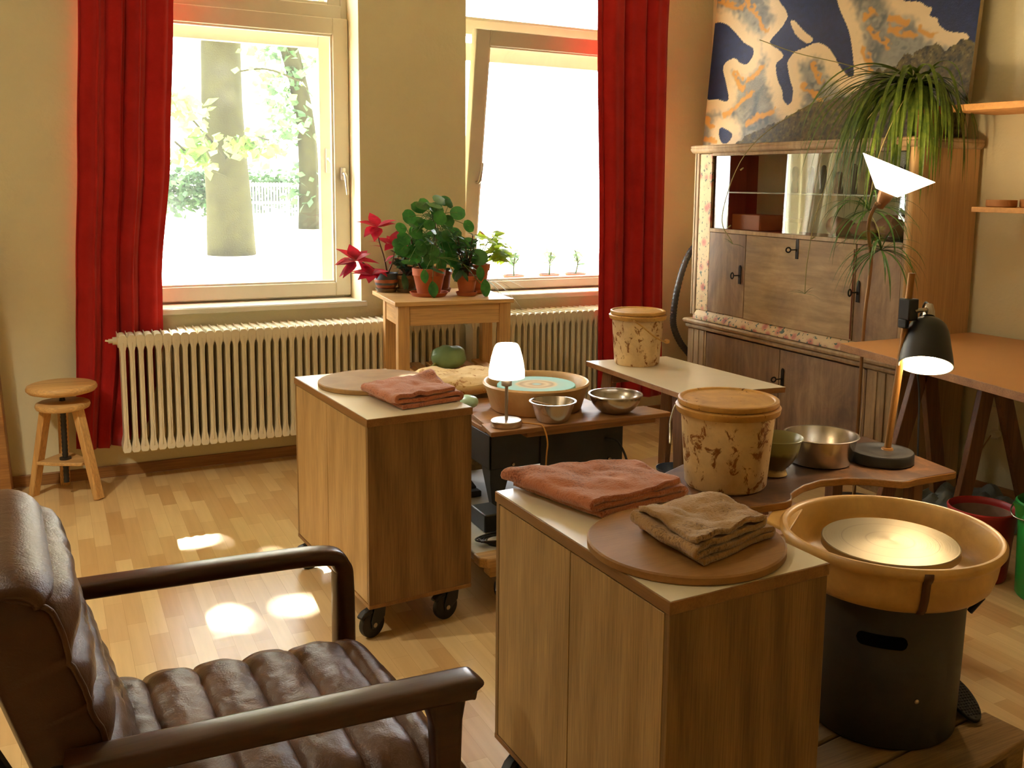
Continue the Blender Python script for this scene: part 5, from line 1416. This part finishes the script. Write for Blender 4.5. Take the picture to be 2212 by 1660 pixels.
m.build('foliage', M['blade'], t, smooth=180)
m = MB()
runs = [[CR, (3.50, 3.50, 2.00), (3.22, 3.66, 1.86), (3.02, 3.78, 1.66), (2.94, 3.84, 1.36), (2.98, 3.80, 1.22)],
        [CR, (3.50, 3.34, 1.93), (3.36, 3.46, 1.70), (3.34, 3.60, 1.42), (3.34, 3.66, 1.15), (3.36, 3.69, .97)],
        [CR, (3.52, 3.28, 1.90), (3.40, 3.28, 1.68), (3.385, 3.31, 1.48), (3.385, 3.32, 1.40)],
        [(3.385, 3.32, 1.40), (3.40, 3.27, 1.32), (3.405, 3.245, 1.22)],
        [CR, (3.42, 3.52, 2.08), (3.18, 3.62, 2.13), (2.98, 3.66, 2.18)]]
for r_ in runs: m.tube(bez(r_, 7), .0022, 5)
for (x, y, z) in ((2.96, 3.82, 1.30), (3.34, 3.64, 1.25), (3.00, 3.79, 1.58)): m.tube([(x, y, z), (x+.012, y-.01, z+.012)], .004, 5)
m.build('runner', plain('pale_runner', S(150, 140, 84), .6), t, smooth=180)
for c, n_, ln, lab in (((3.385, 3.315, 1.40), 34, .30, 'a'), ((3.405, 3.245, 1.22), 36, .30, 'b'), ((3.36, 3.69, .97), 6, .09, 'c'), ((2.98, 3.80, 1.22), 3, .07, 'd')):
    m = MB()
    for k in range(n_):
        a = 2*pi*k/n_ + rnd.uniform(-.3, .3); e = rnd.uniform(-.35, .9)
        d = CAMR*cos(a) + CAMT*sin(a)*.55 + V(0, 0, e)
        if d.dot(V(1, 0, 0)) > .3: d = d*.8 + CAMT*.5
        blade(m, c, d, ln*rnd.uniform(.65, 1.15), .010 if ln > .1 else .006, rnd.uniform(4, 8), 12)
    m.build('plantlet', M['blade2'] if 'blade2' in M else M.setdefault('blade2', leafmat('dark_plantlet_leaf', S(92, 124, 56), S(58, 92, 40), 26, .25, .4)), t, smooth=180)

# ------------------------------------------------------------------ floor lamp (uplight)
AX = V(.234, -.278, .894).normalized(); RC = V(3.243, 3.02, 1.592); BC = RC - AX*.115
t = thing('floor_lamp', 'lit white conical floor lamp on a bent pole in front of the cabinet', 'lamp', (3.372, 3.292, 0))
m = MB(); m.lathe([(.0001, .001), (.12, .001), (.122, .006), (.118, .016), (.02, .022), (.0001, .022)], (3.372, 3.292, 0), 40); m.build('base', M['blackmetal'], t)
M['polewood'] = plain('copper_toned_pole', S(156, 118, 80), .3, .6)
m = MB(); m.tube(bez([(3.372, 3.292, .02), (3.370, 3.292, .40), (3.372, 3.292, .87), (3.386, 3.290, 1.06), (3.386, 3.285, 1.18), (3.335, 3.26, 1.29), (3.255, 3.18, 1.37), (3.19, 3.09, 1.425), (3.150, 3.045, 1.438)], 8), .0085, 10); m.build('pole', M['polewood'], t, smooth=180)
m = MB(); m.lathe([(.010, -.075), (.018, -.070), (.022, -.050), (.030, -.03), (.034, -.004), (.034, .004)], BC, 20, axis=AX); m.tube([(3.150, 3.045, 1.438), BC-AX*.055], .008, 8); m.build('socket', plain('dull_brass', S(150, 112, 76), .35, .7), t)
M['upshade'] = shade_mat('lit_white_shade', (1, .80, .55, 1), 5.5)
m = MB(); m.lathe([(.0001, 0), (.050, 0), (.052, .002), (.1615, .115), (.1630, .1155), (.1605, .117), (.049, .006), (.0001, .005)], BC, 56, axis=AX); m.build('lamp_shade', M['upshade'], t, smooth=30)
m = MB(); m.lathe([(.0001, -.0), (.018, .004), (.026, .03), (.020, .056), (.0001, .066)], BC+AX*.012, 20, axis=AX); m.build('bulb', emit('warm_bulb', (1, .78, .5, 1), 30), t)
m = MB(); m.tube(bez([(3.372, 3.275, .66), (3.365, 3.262, .50), (3.345, 3.25, .36), (3.33, 3.24, .18), (3.34, 3.26, .012), (3.45, 3.20, .006)], 6), .003, 6); m.build('cord', plain('pale_cord', S(190, 160, 116), .6), t, smooth=180)
def point(name, loc, power, color, rad, parent=None, spot=None, direction=None, blend=.4):
    ld = bpy.data.lights.new(name, 'SPOT' if spot else 'POINT'); ld.energy = power; ld.color = color; ld.shadow_soft_size = rad
    if spot: ld.spot_size = radians(spot); ld.spot_blend = blend
    o = bpy.data.objects.new(name, ld); COL.objects.link(o); o.location = loc
    if direction is not None: o.rotation_euler = Vector(direction).to_track_quat('-Z', 'Y').to_euler()
    return o
WARM = (1, .70, .38)
point('floor_lamp_light', BC+AX*.10, 20*LAMP, WARM, .03)

# ------------------------------------------------------------------ near throwing station
SZ = .62
t = thing('wheel_bench', 'worn curved plywood bench around the ochre wheel pan, black lamp on it', 'bench', (2.05, 2.25, 0))
def wornply():
    m, nt, out = newmat('clay_worn_plywood'); b = bsdf(nt, out, .45, 0, .4)
    v = coords(nt); n = noise_tex(nt, v, 4, 6, .65, .6); n2 = noise_tex(nt, coords(nt, (.08, 1, 1)), 60, 4, .6)
    r = ramp(nt, n, [(.38, S(62, 42, 30)), (.52, S(88, 60, 40)), (.70, S(150, 106, 62))])
    g = ramp(nt, n2, [(.35, (.82, .8, .78, 1)), (.65, (1.05, 1.03, 1, 1))])
    L(nt, mixc(nt, 1.0, r.outputs[0], g.outputs[0], 'MULTIPLY'), b.inputs['Base Color']); return m
outl = [(1.572, 2.056), (1.635, 2.041), (1.73, 2.027), (1.809, 2.021), (1.838, 2.030), (1.858, 2.050), (1.872, 2.070), (1.897, 2.086), (1.964, 2.117), (2.045, 2.133), (2.13, 2.116), (2.196, 2.077), (2.241, 2.032), (2.262, 2.014), (2.285, 2.010), (2.322, 2.016), (2.425, 2.016), (2.485, 2.012), (2.503, 2.018), (2.508, 2.034), (2.535, 2.22), (2.56, 2.46), (2.30, 2.62), (1.759, 2.453), (1.54, 2.345)]
m = MB(); m.prism(outl, SZ-.024, SZ); m.m = [0, 0] + [1]*len(outl); m.build('bench_top', [wornply(), wood('bench_ply_edge', S(186, 136, 76), S(150, 104, 54), axis=0)], t, bevel=.004, seg=2)
for x, y in ((1.63, 2.30), (1.68, 2.12), (2.42, 2.46), (2.43, 2.12)):
    m = MB(); m.box(x-.022, x+.022, y-.022, y+.022, .001, SZ-.0245); m.build('leg', M['brownleg'], t, bevel=.003)
m = MB(); m.box(1.70, 2.42, 2.34, 2.36, SZ-.10, SZ-.0245); m.build('rail', M['brownleg'], t, bevel=.003)

WX, WY = 1.936, 1.753
t = thing('potters_wheel_unit', 'pottery wheel with ochre splash pan on a black drum, beside the near oak cabinet', 'pottery wheel', (WX, WY, .092))
M['drum'] = plain('scuffed_black_drum', S(50, 46, 40), .5, var=.35, bscale=70)
m = MB(); m.lathe([(.0001, .093), (.185, .093), (.192, .10), (.197, .30), (.200, .475), (.19, .478), (.0001, .478)], (WX, WY, 0), 96); dr_ = m.build('drum', M['drum'], t, smooth=50)
m = MB()
def slot(a, b, h):
    ang = math.atan2(1.624-WY, 1.787-WX) + a/.199; r = .1992 + h
    return V(WX+r*cos(ang), WY+r*sin(ang), .384+b)
def slot_face(u, v):
    x = lerp(-.0625, .0625, u); e = max(0, abs(x)-.045)
    return slot(x, (2*v-1)*math.sqrt(max(1e-7, .0175**2 - e*e)), .0008)
m.grid(slot_face, 40, 4)
m.build('slot_shade_patch', plain('slot_shade_black', (.004, .004, .004, 1), .9, spec=0), t, smooth=40)['label'] = 'flat black patch painting the shade of the grip slot'  # flat black patch on the drum, painting the shade inside the slot
m = MB(); m.lathe([(.006, 0), (.006, .004), (.0001, .005)], V(WX, WY, 0)+V((1.863-WX), (1.570-WY), 0).normalized()*.195+V(0, 0, .232), 14, axis=(1.863-WX, 1.570-WY, 0)); m.build('screw', M['chrome'], t)
m = MB(); m.lathe([(.15, .479), (.222, .479), (.240, .484), (.256, .50), (.266, .53), (.273, .575), (.281, .583), (.287, .592), (.287, .602), (.280, .610), (.271, .609), (.265, .60), (.258, .56), (.246, .515), (.228, .498), (.15, .494), (.06, .494)], (WX, WY, 0), 110)
pan = m.build('splash_pan', M['ochrepan'], t, smooth=50)
m = MB(); av = math.atan2(1.60-WY, 2.02-WX)
for (a0, w_) in ((-2.08, .010),):
    vs = []
    for z, r in ((.484, .2445), (.50, .2600), (.53, .2700), (.575, .2770), (.583, .2850), (.592, .2905), (.603, .2905)):
        for da in (-w_/.28, w_/.28): vs.append(V(WX+r*cos(a0+da), WY+r*sin(a0+da), z))
    m.add(vs, [(2*i, 2*i+1, 2*i+3, 2*i+2) for i in range(6)])
m.build('seam', plain('dark_seam', S(92, 56, 24), .6), pan, solid=.004)['label'] = 'dark brown seam of the pan halves'
m = MB(); a0 = math.atan2(2.03-WY, 1.72-WX)
m.prism([(WX+.27*cos(a0-.42), WY+.27*sin(a0-.42)), (WX+.27*cos(a0+.42), WY+.27*sin(a0+.42)), (WX+.325*cos(a0+.15), WY+.325*sin(a0+.15)), (WX+.325*cos(a0-.15), WY+.325*sin(a0-.15))], .588, .597)
m.build('lip', M['ochrepan'], pan, bevel=.003)
def brushed():
    m, nt, out = newmat('turned_aluminium'); b = bsdf(nt, out, .38, 1, .5)
    b.inputs['Base Color'].default_value = (.34, .29, .19, 1)
    tc = N(nt, 'ShaderNodeTexCoord'); mp = N(nt, 'ShaderNodeMapping'); mp.inputs['Scale'].default_value = (1, 1, 0); L(nt, tc.outputs['Object'], mp.inputs[0])
    ln = N(nt, 'ShaderNodeVectorMath', operation='LENGTH'); L(nt, mp.outputs[0], ln.inputs[0])
    w = N(nt, 'ShaderNodeTexNoise', noise_dimensions='1D'); w.inputs['Scale'].default_value = 420; L(nt, ln.outputs[1], w.inputs['W'])
    bump(nt, b, w.outputs[0], .25, .0012)
    g = N(nt, 'ShaderNodeMath', operation='PINGPONG'); L(nt, ln.outputs[1], g.inputs[0]); g.inputs[1].default_value = .031
    r = ramp(nt, g.outputs[0], [(.0, (.26, .22, .15, 1)), (.0012, (.26, .22, .15, 1)), (.0016, (.34, .29, .19, 1))]); L(nt, r.outputs[0], b.inputs['Base Color'])
    b.inputs['Anisotropic'].default_value = .6
    tg = N(nt, 'ShaderNodeTangent', direction_type='RADIAL', axis='Z'); L(nt, tg.outputs[0], b.inputs['Tangent'])
    return m
m = MB(); m.lathe([(.06, .556), (.174, .556), (.177, .559), (.177, .576), (.175, .578), (.0001, .578)], (WX, WY, 0), 110); m.build('wheel_head', brushed(), t, smooth=30)
m = MB(); m.cyl((WX, WY, .494), (WX, WY, .557), .04); m.build('spindle', M['chrome'], t)
m = MB(); m.tube([(2.08, 1.62, .47), (2.12, 1.60, .44), (2.10, 1.62, .40)], .008, 8); m.build('clip', M['black'], pan)
t = thing('shipping_pallet', 'weathered wooden pallet under the black drum wheel', 'pallet', (1.9, 1.72, 0))
PR = Matrix.Rotation(radians(7), 3, 'Z')
def pb(m, x0, x1, y0, y1, z0, z1):
    vs = [PR @ V(x, y, 0) + V(1.9, 1.72, z) for z in (z0, z1) for y in (y0, y1) for x in (x0, x1)]
    m.add(vs, [(0,2,3,1), (4,5,7,6), (0,1,5,4), (2,6,7,3), (0,4,6,2), (1,3,7,5)])
M['pallet'] = wood('weathered_pallet_wood', S(150, 118, 70), S(104, 80, 46), axis=0, rough=.85, bumps=.3)
for y0, y1 in ((-.27, -.13), (-.122, .012), (.020, .155), (.163, .30)):
    m = MB(); pb(m, -.34, .285, y0, y1, .068, .092); m.build('deck_board', M['pallet'], t, bevel=.006)
for x in (-.30, -.03, .215):
    m = MB(); pb(m, x-.04, x+.045, -.262, .29, .0, .0675); m.build('runner', M['pallet'], t, bevel=.006)
t = thing('wheel_pedal', 'black ribbed foot pedal on the pallet beside the drum', 'pedal', (2.13, 1.63, .0925))
m = MB(); pl = []
for k in range(28):
    a = 2*pi*k/28; pl.append((.038*cos(a), .075*sin(a)*(1 if sin(a) > 0 else 1.05)))
PM = Matrix.Translation(V(2.135, 1.655, .135)) @ Matrix.Rotation(radians(-12), 4, 'Z') @ Matrix.Rotation(radians(24), 4, 'X')
m.prism(pl, -.008, .004, lambda a, b, h: PM @ V(a, b, h)); m.build('treadle', M['black'], t, bevel=.003)
m = MB()
for i in range(-4, 5):
    for j in range(-8, 9):
        x, y = i*.0085, j*.0085
        if (x/.034)**2 + (y/.070)**2 < 1: q = [PM @ V(x+dx, y+dy, h) for dx, dy, h in ((-.003, -.003, .004), (.003, -.003, .004), (.003, .003, .004), (-.003, .003, .004), (0, 0, .0075))]; m.add(q, [(0,1,4), (1,2,4), (2,3,4), (3,0,4)])
m.build('rubber_studs', M['blackmetal'], t, smooth=0)
m = MB(); m.box(2.115, 2.155, 1.66, 1.72, .093, .125); m.tube([(2.13, 1.68, .112), (2.03, 1.72, .11)], .006, 6); m.build('hinge_block', M['blackmetal'], t, bevel=.003)

# bowls and black desk lamp on the bench
def flared(label, x, y, z):
    t = thing('glazed_bowl', label, 'bowl', (x, y, z))
    m = MB(); m.lathe([(.0001, .0), (.036, .0), (.040, .004), (.036, .016), (.034, .022), (.052, .040), (.068, .066), (.074, .092), (.077, .108), (.085, .120), (.083, .122), (.072, .107), (.066, .070), (.045, .040), (.0001, .030)], (x, y, z), 56)
    mm_, nt, out = newmat('olive_celadon'); b = bsdf(nt, out, .28)
    tc = N(nt, 'ShaderNodeTexCoord'); sp = N(nt, 'ShaderNodeSeparateXYZ'); L(nt, tc.outputs['Object'], sp.inputs[0])
    n = noise_tex(nt, tc.outputs['Object'], 25, 3); ad = N(nt, 'ShaderNodeMath', operation='MULTIPLY_ADD'); L(nt, n, ad.inputs[0]); ad.inputs[1].default_value = .03; L(nt, sp.outputs[2], ad.inputs[2])
    ml = N(nt, 'ShaderNodeMath', operation='MULTIPLY'); L(nt, ad.outputs[0], ml.inputs[0]); ml.inputs[1].default_value = 7
    L(nt, ramp(nt, ml.outputs[0], [(0, S(190, 164, 116)), (.2, S(190, 164, 116)), (.26, S(96, 76, 44)), (.6, S(92, 76, 46)), (.68, S(142, 140, 92)), (1, S(152, 154, 112))]).outputs[0], b.inputs['Base Color'])
    m.build('body', mm_, t, smooth=50); return t
flared('olive glazed footed bowl tucked behind the near bucket', 1.948, 2.236, SZ+.001)
steel_bowl_flat('largest steel bowl beside the black desk lamp', 2.180, 2.285, SZ+.001, .098, .114, .088)

DX, DY = 2.372, 2.205
t = thing('desk_lamp', 'black workshop lamp with lit bell shade on a thick disc base', 'lamp', (DX, DY, SZ+.001))
m = MB(); m.lathe([(.0001, SZ+.001), (.098, SZ+.001), (.101, SZ+.004), (.101, SZ+.033), (.098, SZ+.037), (.072, SZ+.039), (.066, SZ+.036), (.03, SZ+.036), (.0001, SZ+.037)], (DX, DY, 0), 64); m.build('base', M['blackmetal'], t)
m = MB(); m.tube([(2.395, 2.205, SZ+.03), (2.420, 2.190, 1.00), (2.432, 2.183, 1.236)], .0115, 14); m.lathe([(.02, SZ+.036), (.018, SZ+.042), (.012, SZ+.043)], (2.395, 2.205, 0), 18); m.build('pole', plain('brass_brown_pole', S(150, 106, 54), .4, .5, var=.2, bscale=60), t, smooth=60)
m = MB(); m.box(2.405, 2.448, 2.160, 2.205, 1.085, 1.155); m.box(2.40, 2.415, 2.165, 2.2, 1.06, 1.09); m.build('clamp', M['black'], t, bevel=.004)
sa = V(-.38, -.335, -.86).normalized()        # the mouth of the shade tips towards the room
RC2 = V(2.448, 2.118, .945); AP = RC2 - sa*.165
m = MB(); m.tube([(2.435, 2.165, 1.115), (2.452, 2.16, 1.118), AP - sa*.02 + V(-.012, 0, .01)], .0075, 8); m.build('arm', M['chrome'], t)
prof = [(.014, -.012), (.016, .0), (.040, .008), (.056, .024), (.066, .050), (.072, .085), (.080, .130), (.084, .160), (.085, .165)]
inn = [(r-.003, z+.001) for r, z in prof][::-1]
m = MB(); m.lathe(prof, AP, 56, axis=sa, cap0=True, cap1=False); sh = m.build('lamp_shade', M['blackmetal'], t, smooth=50)
m = MB(); m.lathe([(.0845, .165), (.081, .1645)] + inn[1:-2] + [(.0001, .010)], AP, 56, axis=sa, cap0=False); m.build('reflector', plain('white_reflector', (.9, .86, .78, 1), .6), sh, smooth=50)['label'] = 'white inner reflector of the shade'
m = MB(); m.lathe([(.015, -.035), (.012, -.048), (.010, -.05), (.0001, -.052)], AP, 18, axis=sa); m.lathe([(.020, -.006), (.018, -.03), (.0145, -.036), (.0001, -.037)], AP, 20, axis=sa); m.build('cap', M['chrome'], t)
m = MB(); m.lathe([(.012, .045), (.020, .07), (.033, .10), (.035, .118), (.026, .142), (.0001, .150)], AP, 28, axis=sa); m.build('bulb', emit('lamp_bulb', (1, .80, .54, 1), 60), t)
m = MB(); m.tube(bez([AP-sa*.05, AP-sa*.06+V(.03, .05, -.02), (2.585, 2.285, .98), (2.60, 2.27, .82), (2.605, 2.265, .66), (2.61, 2.26, .5), (2.62, 2.25, .2)], 6), .0035, 6); m.build('cord', M['black'], t, smooth=180)
point('desk_lamp_light', AP+sa*.135, 34*LAMP, WARM, .03)

# ------------------------------------------------------------------ trestle desk
t = thing('trestle_desk', 'chipboard desk top on brown trestles in the lamp-lit corner', 'desk', (3.6, 2.7, 0))
TZ2 = .80
M['chip'] = plain('ochre_linoleum', S(196, 142, 84), .45, var=.05, bscale=20)
m = MB(); m.prism([(3.174, 3.236), (4.045, 3.236), (4.17, 1.75), (2.925, 1.75)], TZ2-.034, TZ2-.001); m.build('board', M['plybench'], t, bevel=.002)
m = MB(); m.prism([(3.174, 3.236), (4.045, 3.236), (4.17, 1.75), (2.925, 1.75)], TZ2-.001, TZ2); m.build('desk_top', M['chip'], t)
def trestle(y, ax, f0, f1, spread=.0, w=.075):
    for f in (f0, f1):
        m = MB(); m.bar((f, y, .001), (lerp(f, ax, .93), y, .73), w, .030, up=V(0, 1, 0)); m.build('leg', M['brownleg'], t, bevel=.003)
    m = MB(); m.box(ax-.16, ax+.16, y-.03, y+.03, .70, TZ2-.035); m.build('trestle_beam', M['brownleg'], t, bevel=.003)
trestle(3.03, 3.50, 3.26, 3.662, w=.085); trestle(2.82, 3.69, 3.52, 4.01, w=.085)
m = MB(); m.box(3.48, 3.52, 2.845, 3.01, .70, .76); m.build('cross_rail', M['brownleg'], t, bevel=.003)

# wall shelves with cork-coloured edges
M['osb'] = plain('chipboard_edge', S(202, 148, 84), .7, var=.18, bscale=220, bumps=.4)
m = MB(); m.prism([(3.732, 3.212), (rwall(3.212)-.002, 3.212), (rwall(1.6)-.002, 1.6), (3.86, 1.6)], 1.862, 1.892); tag(m.build('wall_shelf', M['osb'], bevel=.002), 'upper chipboard wall shelf beside the painting, lit from below', 'shelf', 'chipboard shelves on the wall')
m = MB(); m.prism([(3.692, 3.0), (rwall(3.0)-.002, 3.0), (rwall(1.6)-.002, 1.6), (3.82, 1.6)], 1.405, 1.428); tag(m.build('wall_shelf', M['osb'], bevel=.002), 'lower chipboard wall shelf with small clay dishes on it', 'shelf', 'chipboard shelves on the wall')
for i, (x, y, r, h, lb) in enumerate(((3.822, 2.945, .066, .032, 'small round clay dish on the lower wall shelf, near its free end'), (3.905, 2.84, .060, .036, 'second small clay dish on the lower wall shelf, cut by the picture edge'))):
    m = MB(); m.lathe([(.0001, 0), (r*.94, 0), (r, .004), (r, h), (r-.006, h), (r-.008, .008), (.0001, .008)], (x, y, 1.4285), 40); tag(m.build('clay_dish', plain('ochre_clay_dish', S(170, 116, 62), .7)), lb, 'dish', 'clay dishes on the shelf')
m = MB(); m.lathe([(.0001, 0), (.05, 0), (.06, .01), (.06, .06), (.05, .06), (.048, .012), (.0001, .012)], (4.0, 2.88, 2.245), 30); 

# wall sockets and plug under the desk
t = thing('wall_socket', 'cream double wall socket with a plug under the desk', 'socket', (4.07, 3.07, .30))
m = MB(); yy = 3.10; m.box(rwall(yy)-.014, rwall(yy)-.0, yy-.04, yy+.04, .29, .45); m.build('plate', M['oldwhite'], t, bevel=.004)
m = MB(); m.lathe([(.020, 0), (.020, .04), (.012, .05), (.0001, .05)], (rwall(3.06)-.014, 3.06, .32), 16, axis=(-1, 0, 0)); m.build('plug', M['oldwhite'], t)
m = MB(); m.tube(bez([(rwall(3.06)-.06, 3.06, .32), (3.98, 3.07, .25), (3.95, 3.10, .12), (3.90, 3.14, .02), (3.80, 3.12, .008)], 6), .003, 6); m.build('cord', plain('ochre_cord', S(166, 120, 66), .6), t, smooth=180)

# buckets at the corner of the room, crumpled foil behind them
t = thing('red_bucket', 'dusty red bucket on the floor behind the ochre wheel pan', 'bucket', (3.173, 2.425, 0))
M['redplastic'] = plain('dusty_red_plastic', S(150, 26, 22), .45, var=.2, bscale=60)
m = MB(); m.lathe([(.0001, .001), (.100, .001), (.104, .008), (.124, .262), (.129, .266), (.130, .278), (.125, .282), (.120, .278), (.118, .262), (.100, .012), (.0001, .01)], (3.173, 2.425, 0), 56); m.build('body', M['redplastic'], t, smooth=50)
m = MB(); m.lathe([(.1005, .013), (.1105, .15), (.1165, .255), (.1155, .255), (.1095, .15), (.0995, .013)], (3.173, 2.425, 0), 48, cap0=False, cap1=False, closed=True); m.build('clay_crust', plain('grey_clay_crust', S(132, 104, 84), .9, var=.25, bscale=70), t)['label'] = 'dry grey clay inside the bucket'
t = thing('green_bucket', 'bright green bucket with spout and wire handle at the picture edge', 'bucket', (3.245, 2.155, 0))
M['greenplastic'] = plain('green_plastic', S(32, 132, 52), .3)
m = MB(); gx, gy = 3.235, 2.165; m.lathe([(.0001, .001), (.108, .001), (.114, .01), (.122, .30), (.132, .302), (.134, .36), (.128, .366), (.122, .36), (.112, .02), (.0001, .015)], (gx, gy, 0), 56); m.build('body', M['greenplastic'], t, smooth=45)
m = MB(); du = V(-.80, .35, 0).normalized(); ds_ = V(-.35, -.80, 0).normalized()
m.add([V(gx, gy, .36)+du*.125+ds_*.05, V(gx, gy, .36)+du*.125-ds_*.05, V(gx, gy, .368)+du*.165, V(gx, gy, .29)+du*.128], [(0, 2, 3), (2, 1, 3), (0, 1, 2), (0, 3, 1)]); m.build('spout', M['greenplastic'], t)
m = MB(); m.tube(bez([V(gx, gy, .345)+ds_*.13, V(gx, gy, .325)+ds_*.12+du*.09, V(gx, gy, .315)+du*.152+ds_*.03, V(gx, gy, .325)+du*.152-ds_*.03, V(gx, gy, .345)-ds_*.11+du*.09], 6), .003, 6); m.build('handle', M['chrome'], t, smooth=180)
def foil(u, v):
    x = lerp(3.42, 3.99, u); y = lerp(2.66, 3.16, v); q = V(x*7, y*7, 1)
    e = smoothstep(0, .2, u)*smoothstep(0, .2, 1-u)*smoothstep(0, .2, v)*smoothstep(0, .2, 1-v)
    return V(x+.03*noise.noise(q), y+.03*noise.noise(q+V(4, 0, 0)), .006+e*(.075+.05*noise.noise(q)+.045*abs(noise.noise(q*2.6))))
m = MB(); m.grid(foil, 46, 40); tag(m.build('plastic_sheet', plain('grey_plastic_sheet', S(112, 118, 112), .35, var=.2, bscale=60), smooth=30, solid=.002), 'crumpled grey plastic sheet on the floor under the desk', 'plastic sheet')
m = MB(); m.lathe([(.0001, 0), (.03, 0), (.05, .03), (.058, .055), (.055, .056), (.03, .006), (.0001, .006)], (2.74, 2.92, .0005), 36); tag(m.build('white_bowl', plain('white_glaze', S(216, 200, 172), .3)), 'white bowl on the floor, glimpsed below the near bench', 'bowl')

# vacuum hose hanging between curtain and cabinet
t = thing('vacuum_cleaner', 'grey vacuum hose looping up between the red curtain and the cabinet', 'vacuum hose', (3.66, 5.10, 0))
pts = bez([(3.80, 5.13, 1.16), (3.72, 5.12, 1.125), (3.63, 5.10, 1.03), (3.565, 5.09, .86), (3.535, 5.085, .70), (3.54, 5.085, .60), (3.60, 5.09, .49), (3.70, 5.10, .38), (3.74, 5.10, .25), (3.72, 5.08, .12)], 26)
m = MB(); m.tube(pts, [.0195 + (.0022 if (i//2) % 2 else 0) for i in range(len(pts))], 14); m.build('hose', plain('grey_ribbed_hose', S(74, 72, 68), .4), t, smooth=60)
m = MB(); m.lathe([(.0001, .005), (.08, .005), (.095, .03), (.09, .13), (.06, .17), (.0001, .18)], (3.72, 5.08, 0), 30); m.build('body', M['blackmetal'], t)
# ------------------------------------------------------------------ ceiling lamp added out of view to fill the dark room
t = thing('added_ceiling_lamp', 'added unseen round opal ceiling lamp that fills the room', 'lamp', (-.95, 2.55, ZC))
m = MB(); m.lathe([(.19, ZC), (.19, ZC-.02), (.0001, ZC-.021)], (-.95, 2.55, 0), 40); m.build('ceiling_plate', M['white'], t)
m = MB(); m.lathe([(.18, ZC-.022), (.18, ZC-.06), (.14, ZC-.10), (.06, ZC-.115), (.0001, ZC-.118)], (-.95, 2.55, 0), 48); m.build('lamp_shade', shade_mat('fill_opal_glass', (1, .97, .84, 1), FILL_CEIL), t)

t = thing('added_pendant_lamp', 'added unseen enamel pendant lamp that brightens the open floor', 'lamp', (-.85, 3.35, 2.0))  # added out of view to brighten floor, radiator and cabinet side
m = MB(); m.lathe([(.03, 2.24), (.05, 2.22), (.19, 2.06), (.20, 2.045), (.196, 2.047), (.186, 2.058), (.046, 2.212), (.026, 2.23)], (-.85, 3.35, 0), 48, cap0=False, cap1=False, closed=True); m.build('lamp_shade', M['white'], t, smooth=40)
m = MB(); m.tube([(-.85, 3.35, 2.22), (-.85, 3.35, ZC-.001)], .004, 6); m.build('cord', M['black'], t)
m = MB(); m.lathe([(.0001, 2.20), (.02, 2.19), (.03, 2.14), (.02, 2.10), (.0001, 2.09)], (-.85, 3.35, 0), 20); m.build('bulb', emit('added_pendant_bulb', (1, .85, .6, 1), 12), t)
point('added_pendant_light', (-.85, 3.35, 2.075), FILL_PEND, (1, .90, .68), .05, spot=122, direction=(0, 0, -1), blend=.5)
# ------------------------------------------------------------------ world, sun, camera
w = bpy.data.worlds.new('sky'); SC.world = w; w.use_nodes = True
nt = w.node_tree; bg = nt.nodes['Background']
bg.inputs[0].default_value = (.93, .97, 1, 1); bg.inputs[1].default_value = SKY
sd = bpy.data.lights.new('sun', 'SUN'); sd.energy = SUNP; sd.angle = radians(.7); sd.color = (1, .93, .80)
so_ = bpy.data.objects.new('sun', sd); COL.objects.link(so_); so_.rotation_euler = SUN.to_track_quat('Z', 'Y').to_euler(); so_.location = (2, 12, 12)

cd = bpy.data.cameras.new('camera'); cam = bpy.data.objects.new('camera', cd); COL.objects.link(cam); SC.camera = cam
yaw, pitch, roll = radians(28.3155), radians(7.7461), radians(-.9421)
fw = V(sin(yaw)*cos(pitch), cos(yaw)*cos(pitch), -sin(pitch)); r0 = V(cos(yaw), -sin(yaw), 0); d0 = fw.cross(r0)
r2 = r0*cos(roll) + d0*sin(roll); d2 = r0*-sin(roll) + d0*cos(roll)
R3 = Matrix((r2, -d2, -fw)).transposed()
cam.matrix_world = Matrix.Translation(V(0, 0, 1.5)) @ R3.to_4x4()
cd.sensor_fit = 'HORIZONTAL'; cd.sensor_width = 36; cd.lens = 2088.2/2212*36
cd.shift_x = -(1219.5-1106)/2212; cd.shift_y = (681.66-830)/2212
cd.clip_start = .02; cd.clip_end = 200

vs_ = SC.view_settings; vs_.view_transform = 'Standard'; vs_.look = 'None'; vs_.gamma = 1; vs_.use_curve_mapping = False; vs_.exposure = EXPO
SC.display_settings.display_device = 'sRGB'
cy_ = SC.cycles
cy_.use_denoising = True; cy_.max_bounces = 10; cy_.diffuse_bounces = 6; cy_.glossy_bounces = 4; cy_.transmission_bounces = 6; cy_.transparent_max_bounces = 16
cy_.sample_clamp_indirect = 8; cy_.caustics_reflective = False; cy_.caustics_refractive = False
